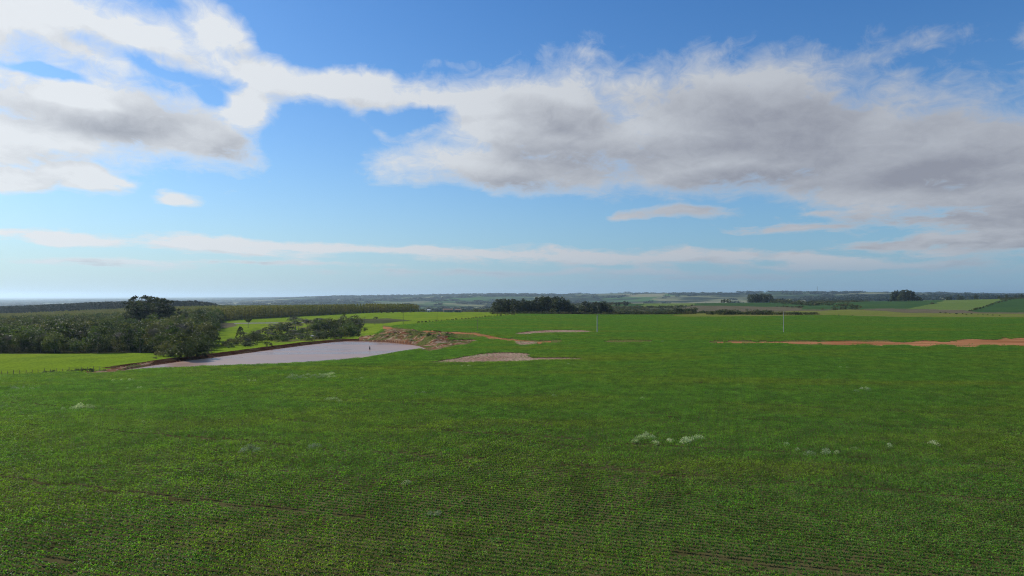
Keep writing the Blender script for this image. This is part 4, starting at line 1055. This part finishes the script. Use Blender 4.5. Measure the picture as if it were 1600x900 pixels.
    for u, v in ((1304, 493.5), (1310, 493.5), (1332, 493.8), (1276, 491.5), (1433, 497)):
        by_px('bush', 'bush', 'tiny dark bush on the yellowish meadow edge', 'bush', u, v, r.uniform(1.4, 2.2), 'tiny bushes on the meadow edge', 4)
named_trees()

# ---- weeds in the crop
def build_weeds():
    r = np.random.default_rng(31); ms = []
    for s in range(4):
        n = 230; a = r.random(n) * 2 * pi; rr = 0.6 * np.sqrt(r.random(n)) * (0.6 + 0.6 * r.random(n)); z = 0.25 + 0.55 * r.random(n) * (1 - (rr / 0.55) ** 2 * 0.7)
        P = np.stack([rr * np.cos(a), rr * np.sin(a), z], 1); P[:, :2] *= (1.5, 0.8)
        stems = [tube((0, 0, 0), P[i], 0.012, 0.005, 3) for i in range(0, n, 7)]
        wv, wf = join_tubes(stems); q = quads(P, 0.085, r, up=0.1)
        allv = np.concatenate([q, wv]); allf = np.concatenate([np.arange(len(q)), wf + len(q)])
        ms.append(mesh_np('weed', allv, allf, 4, [ML['weed']]))
    spots = [(125,636,1.2),(117,638,.9),(100,638,.7),(140,635,.9),(147,635,.6),(514,624,.9),(522,623,.9),(531,626,.7),(555,592,.6),(566,590.5,.7),(560,592,.5),(382,703,.8),(391,699,.9),(402,702,.8),(486,698,.8),(494,696,.8),
             (636,752,.6),(672,799,.5),(684,799,.6),(865,617,.6),(1003,621,.6),(992,688,.7),(1001,683,.9),(1009,679,.9),(1018,683,.8),(1024,690,.7),(1045,687,.7),(1050,686,.5),(1070,690,1.1),(1076,687,.9),(1089,684,1.0),
             (1228,692,.6),(1245,700,.5),(1265,708,.8),(1289,706,1.0),(1306,705,.6),(1337,611,.8),(1345,607,.8),(1355,609,1.0),(1353,606,.7),(1388,695,.7),(1458,692,.8),(1335,698,.5),
             (23,605.5,.9),(29,606,.6),(38,604.5,.7),(51,606,.6),(61,605,.6),(178,594,.7),(191,593,.7),(203,593,.8),(209,592,.6),(217,605,.6),(221,604.5,.6),(201,605,.5),(650,614,.6),(662,613,.7),(678,613,.5),(722,571.5,.6),(733,571.5,.7),
             (4,635,.6),(13,634.5,.6),(225,657,.5),(627,583,.5),(390,594,.6),(398,594,.6),(888,568,.6),(896,569,.5),(916,646,.5),(1323,573.5,.6),(1312,573,.6)]
    for u in np.linspace(453, 522, 20): spots.append((u, 589.5 + 2.5 * sin(u * 0.7) - (u - 453) * 0.045, 0.7 + 0.4 * random.random()))
    for i, (u, v, s) in enumerate(spots):
        Y = (H - 0.3) * F / (v - V0); x = (u - CX) / F * Y
        o = link('weed_clump', ms[i % 4], None, (x, Y, tz(x, Y)), random.uniform(0, 6.28), s)
        tag(o, 'pale grey-green weed clump standing above the dark crop', 'weed', 'pale weed clumps in the crop field')
build_weeds()

# ---- built things
def pmat(name, col, rough=0.8, var=0.25):
    m, T = mat(name); n = T.noise(wpos(T), 2.0, 4, 0.6)
    finish(T, T.mix(n, tuple(c * (1 - var) for c in col), tuple(min(c * (1 + var), 1) for c in col)), rough); return m
mcon = pmat('concrete', (0.46, 0.45, 0.42)); mwood = pmat('old_wood', (0.16, 0.13, 0.10)); mmetal = pmat('dark_metal', (0.06, 0.06, 0.065), 0.5)
mwhite = pmat('white_wall', (0.74, 0.73, 0.70)); mroof = pmat('brown_roof', (0.24, 0.15, 0.11)); mstone = pmat('pale_stone', (0.50, 0.46, 0.38)); mporc = pmat('insulator', (0.35, 0.2, 0.15), 0.3)
def box(x0, x1, y0, y1, z0, z1):
    v = np.array([(x, y, z) for z in (z0, z1) for x, y in ((x0, y0), (x1, y0), (x1, y1), (x0, y1))], float)
    f = [(0, 3, 2, 1), (4, 5, 6, 7), (0, 1, 5, 4), (1, 2, 6, 5), (2, 3, 7, 6), (3, 0, 4, 7)]
    return v, f
def obj_from(name, ts, m, parent=None, smooth=False):
    v, f = join_tubes(ts); me = mesh_np(name, v, f, 4, [m], smooth=smooth); return link(name, me, parent)
def root(name, x, y, label, cat, group=None, rz=0.0, z=None):
    e = bpy.data.objects.new(name, None); COL.objects.link(e); e.location = (x, y, tz(x, y) if z is None else z); e.rotation_euler = (0, 0, rz)
    return tag(e, label, cat, group)
def pole(u, v, hpx, label, m, r0=0.17, arm=True, lean=0.0):
    Y = (H - tz(*drop(u, v)[:2])) * F / (v - V0); x = (u - CX) / F * Y; h = hpx * Y / F
    e = root('utility_pole', x, Y, label, 'pole', rz=0.3)
    obj_from('shaft', [tube((0, 0, -0.5), (lean, 0, h), r0, r0 * 0.72, 8), tube((lean, 0, h), (lean, 0, h + 0.02), r0 * 0.72, 0.01, 8)], m, e, True)
    if arm:
        obj_from('crossarm', [box(-0.75 + lean, 0.75 + lean, -0.22, -0.13, h - 0.45, h - 0.35)], mwood, e)
        for k in (-0.65, 0.0, 0.65):
            obj_from('insulator', [tube((k + lean, -0.175, h - 0.35), (k + lean, -0.175, h - 0.2), 0.05, 0.03, 6)], mporc, e, True)
pole(933, 520, 28, 'pale concrete utility pole with grove behind it, in the green field', mcon, 0.20)
pole(1224, 520, 33, 'thin white utility pole above the red track on the right', mcon, 0.14)
pole(746, 518, 19, 'thin dark pole beside the bend of the dirt track', mwood, 0.09)
pole(630, 508, 21, 'thin dark pole at the corner of the pasture behind the soil bank', mwood, 0.12)
pole(570, 506, 11, 'short grey pole in the brown patch of the pasture', mwood, 0.12)
pole(683, 503, 20, 'faint thin pole at the edge of the upper field near the sheds', mwood, 0.08)

def build_post():
    Y = (H - ZW) * F / (546.0 - V0); x = (578 - CX) / F * Y
    e = root('mooring_post', x, Y, 'dark upright post standing in the pond water', 'post', z=ZW)
    obj_from('shaft', [tube((0, 0, -1.5), (0, 0, 0.55), 0.22, 0.2, 10), tube((0, 0, 0.55), (0, 0, 0.95), 0.2, 0.1, 10), tube((0, 0, 0.95), (0, 0, 0.97), 0.1, 0.01, 10)], mmetal, e, True)
    obj_from('cap', [tube((0, 0, 0.95), (0.02, 0, 1.25), 0.07, 0.05, 8)], mmetal, e, True)
build_post()

mtan = pmat('tan_wall', (0.30, 0.26, 0.21))
def house(name, x, y, w, d, h, rz, label, roof_m, wall_m):
    e = root(name, x, y, label, 'building', rz=rz)
    obj_from('wall', [box(-w / 2, w / 2, -d / 2, d / 2, -0.5, h)], wall_m, e)
    rv = np.array([(-w/2-.4, -d/2-.4, h - .05), (w/2+.4, -d/2-.4, h - .05), (w/2+.4, d/2+.4, h - .05), (-w/2-.4, d/2+.4, h - .05), (-w/2-.4, 0, h + d * .28), (w/2+.4, 0, h + d * .28)])
    me = bpy.data.meshes.new('roof'); me.from_pydata(rv.tolist(), [], [(0, 1, 5, 4), (2, 3, 4, 5), (1, 2, 5), (3, 0, 4), (3, 2, 1, 0)]); me.materials.append(roof_m); link('roof', me, e)
    obj_from('door', [box(-0.5, 0.5, -d/2 - 0.06, -d/2 - 0.01, 0, min(2.0, h - .3))], mwood, e)
    for k in (-1, 1): obj_from('window', [box(k * w * .3 - .5, k * w * .3 + .5, -d/2 - 0.06, -d/2 - 0.01, 1.0, min(2.0, h - .3))], mmetal, e)
x, y, z = at(670, 775); house('farm_shed', x, y, 3, 3, 2.2, 0.1, 'small white shed in front of the dark round tree', mwhite, mwhite)
x, y, z = at(700, 800); house('farmhouse', x, y, 11, 6, 2.6, 0.15, 'low farmhouse with a brown roof behind the bare trees', mroof, mtan)
x, y, z = at(716, 805); house('barn', x, y, 7, 5, 2.8, -0.1, 'brown-roofed barn at the right end of the farm', mroof, mtan)
x, y, z = drop(488, 526.5); e = root('water_tank', x, y, 'tiny white tank among the bushes behind the pond', 'tank')
obj_from('shell', [tube((0, 0, 0), (0, 0, 0.7), 0.7, 0.72, 12), tube((0, 0, 0.7), (0, 0, 0.82), 0.72, 0.2, 12)], mwhite, e, True); obj_from('lid', [tube((0, 0, 0.8), (0, 0, 0.9), 0.2, 0.05, 8)], mmetal, e)

def stone(u, v, s, lab):
    x, y, z = drop(u, v); r = np.random.default_rng(int(u)); bm_v = []
    import bmesh
    bm = bmesh.new(); bmesh.ops.create_icosphere(bm, subdivisions=2, radius=1.0)
    for q in bm.verts: q.co *= 0.85 + 0.3 * float(r.random()); q.co.z *= 0.6
    me = bpy.data.meshes.new('stone'); bm.to_mesh(me); bm.free(); me.materials.append(mstone)
    tag(link('stone', me, None, (x, y, z + 0.25 * s), 0, s), lab, 'stone')
stone(1017, 534.5, 0.3, 'smaller pale stone on the faint track, left one of two')
stone(1035, 534.5, 0.5, 'larger pale stone on the faint track, right one of two')

def build_fence():
    pts = []
    for i in range(34):
        u = -160 + i * 9.6; v = np.interp(u, [-200, 0, 60, 130, 160], [592, 586.5, 584, 580.2, 579.5]); x, y, z = drop(u, v); pts.append((x, y, z))
    e = root('wire_fence', pts[0][0], pts[0][1], 'low wire fence on dark posts between crop and bright pasture', 'fence')
    o = np.array(e.location)
    for i, p in enumerate(pts):
        q = np.array(p) - o
        h = 0.8 + 0.3 * random.random()
        obj_from('post', [tube(q - (0, 0, .4), q + (random.uniform(-.06, .06), 0, h), 0.06, 0.05, 6), tube(q + (0, 0, h), q + (0, 0, h + .01), .05, .005, 6)], mwood, e, True)
    ts = []
    for a, b in zip(pts[:-1], pts[1:]):
        for hz in (0.35, 0.65, 0.95): ts.append(tube(np.array(a) - o + (0, 0, hz), np.array(b) - o + (0, 0, hz), 0.01, 0.01, 3))
    obj_from('wire', ts, mmetal, e)
    r = random.Random(9)
    for i in range(22):
        u = r.uniform(70, 175) if i < 15 else r.uniform(-60, 60); v = np.interp(u, [-200, 0, 60, 130, 160, 200], [592, 586.2, 583.6, 579.8, 579, 577])
        x, y, z = drop(u, v); place_tree('bush', 'low_bush', 'low dark scrubby bush along the wire fence', 'bush', x, y, r.uniform(0.3, 0.75), 'low bushes along the wire fence', w=1.3)
build_fence()

def build_mast():
    x, y, z = at(1277, 6900); h = H - (447.5 - V0) * y / F - z
    e = root('radio_mast', x, y, 'thin dark lattice mast on the distant hill skyline', 'mast', z=z)
    ts = []; b = 1.6
    cs = [(-b, -b), (b, -b), (b, b), (-b, b)]
    for cx_, cy_ in cs: ts.append(tube((cx_, cy_, 0), (cx_ * .35, cy_ * .35, h), .35, .25, 4))
    k = 14
    for i in range(k):
        f0 = 1 - .65 * i / k; f1 = 1 - .65 * (i + 1) / k
        for j in range(4):
            a = cs[j]; c = cs[(j + 1) % 4]
            ts.append(tube((a[0] * f0, a[1] * f0, h * i / k), (c[0] * f1, c[1] * f1, h * (i + 1) / k), .15, .15, 3))
    obj_from('lattice', ts, mmetal, e); obj_from('antenna', [tube((0, 0, h), (0, 0, h + 6), .2, .1, 5)], mmetal, e)
build_mast()


# ------------------------------------------------------------------ haze
def build_haze():
    m = bpy.data.materials.new('haze_air'); m.use_nodes = True; m.node_tree.nodes.clear()
    T = NT(m.node_tree)
    out = T.node('ShaderNodeOutputMaterial'); pv = T.node('ShaderNodeVolumePrincipled')
    pv.inputs['Color'].default_value = (0.66, 0.84, 1.0, 1); pv.inputs['Density'].default_value = 0.000048
    pv.inputs['Anisotropy'].default_value = 0.5
    T.l.new(pv.outputs[0], out.inputs['Volume'])
    a, z0, z1 = 95000.0, -140.0, 170.0
    vs = [(x, y, z) for z in (z0, z1) for x, y in ((-a, -a), (a, -a), (a, a), (-a, a))]
    fs = [(0, 3, 2, 1), (4, 5, 6, 7), (0, 1, 5, 4), (1, 2, 6, 5), (2, 3, 7, 6), (3, 0, 4, 7)]
    me = bpy.data.meshes.new('haze'); me.from_pydata(vs, [], fs); me.materials.append(m)
    tag(link('haze', me), 'pale blue haze in the air over the distant hills', 'haze', kind='stuff')
build_haze()
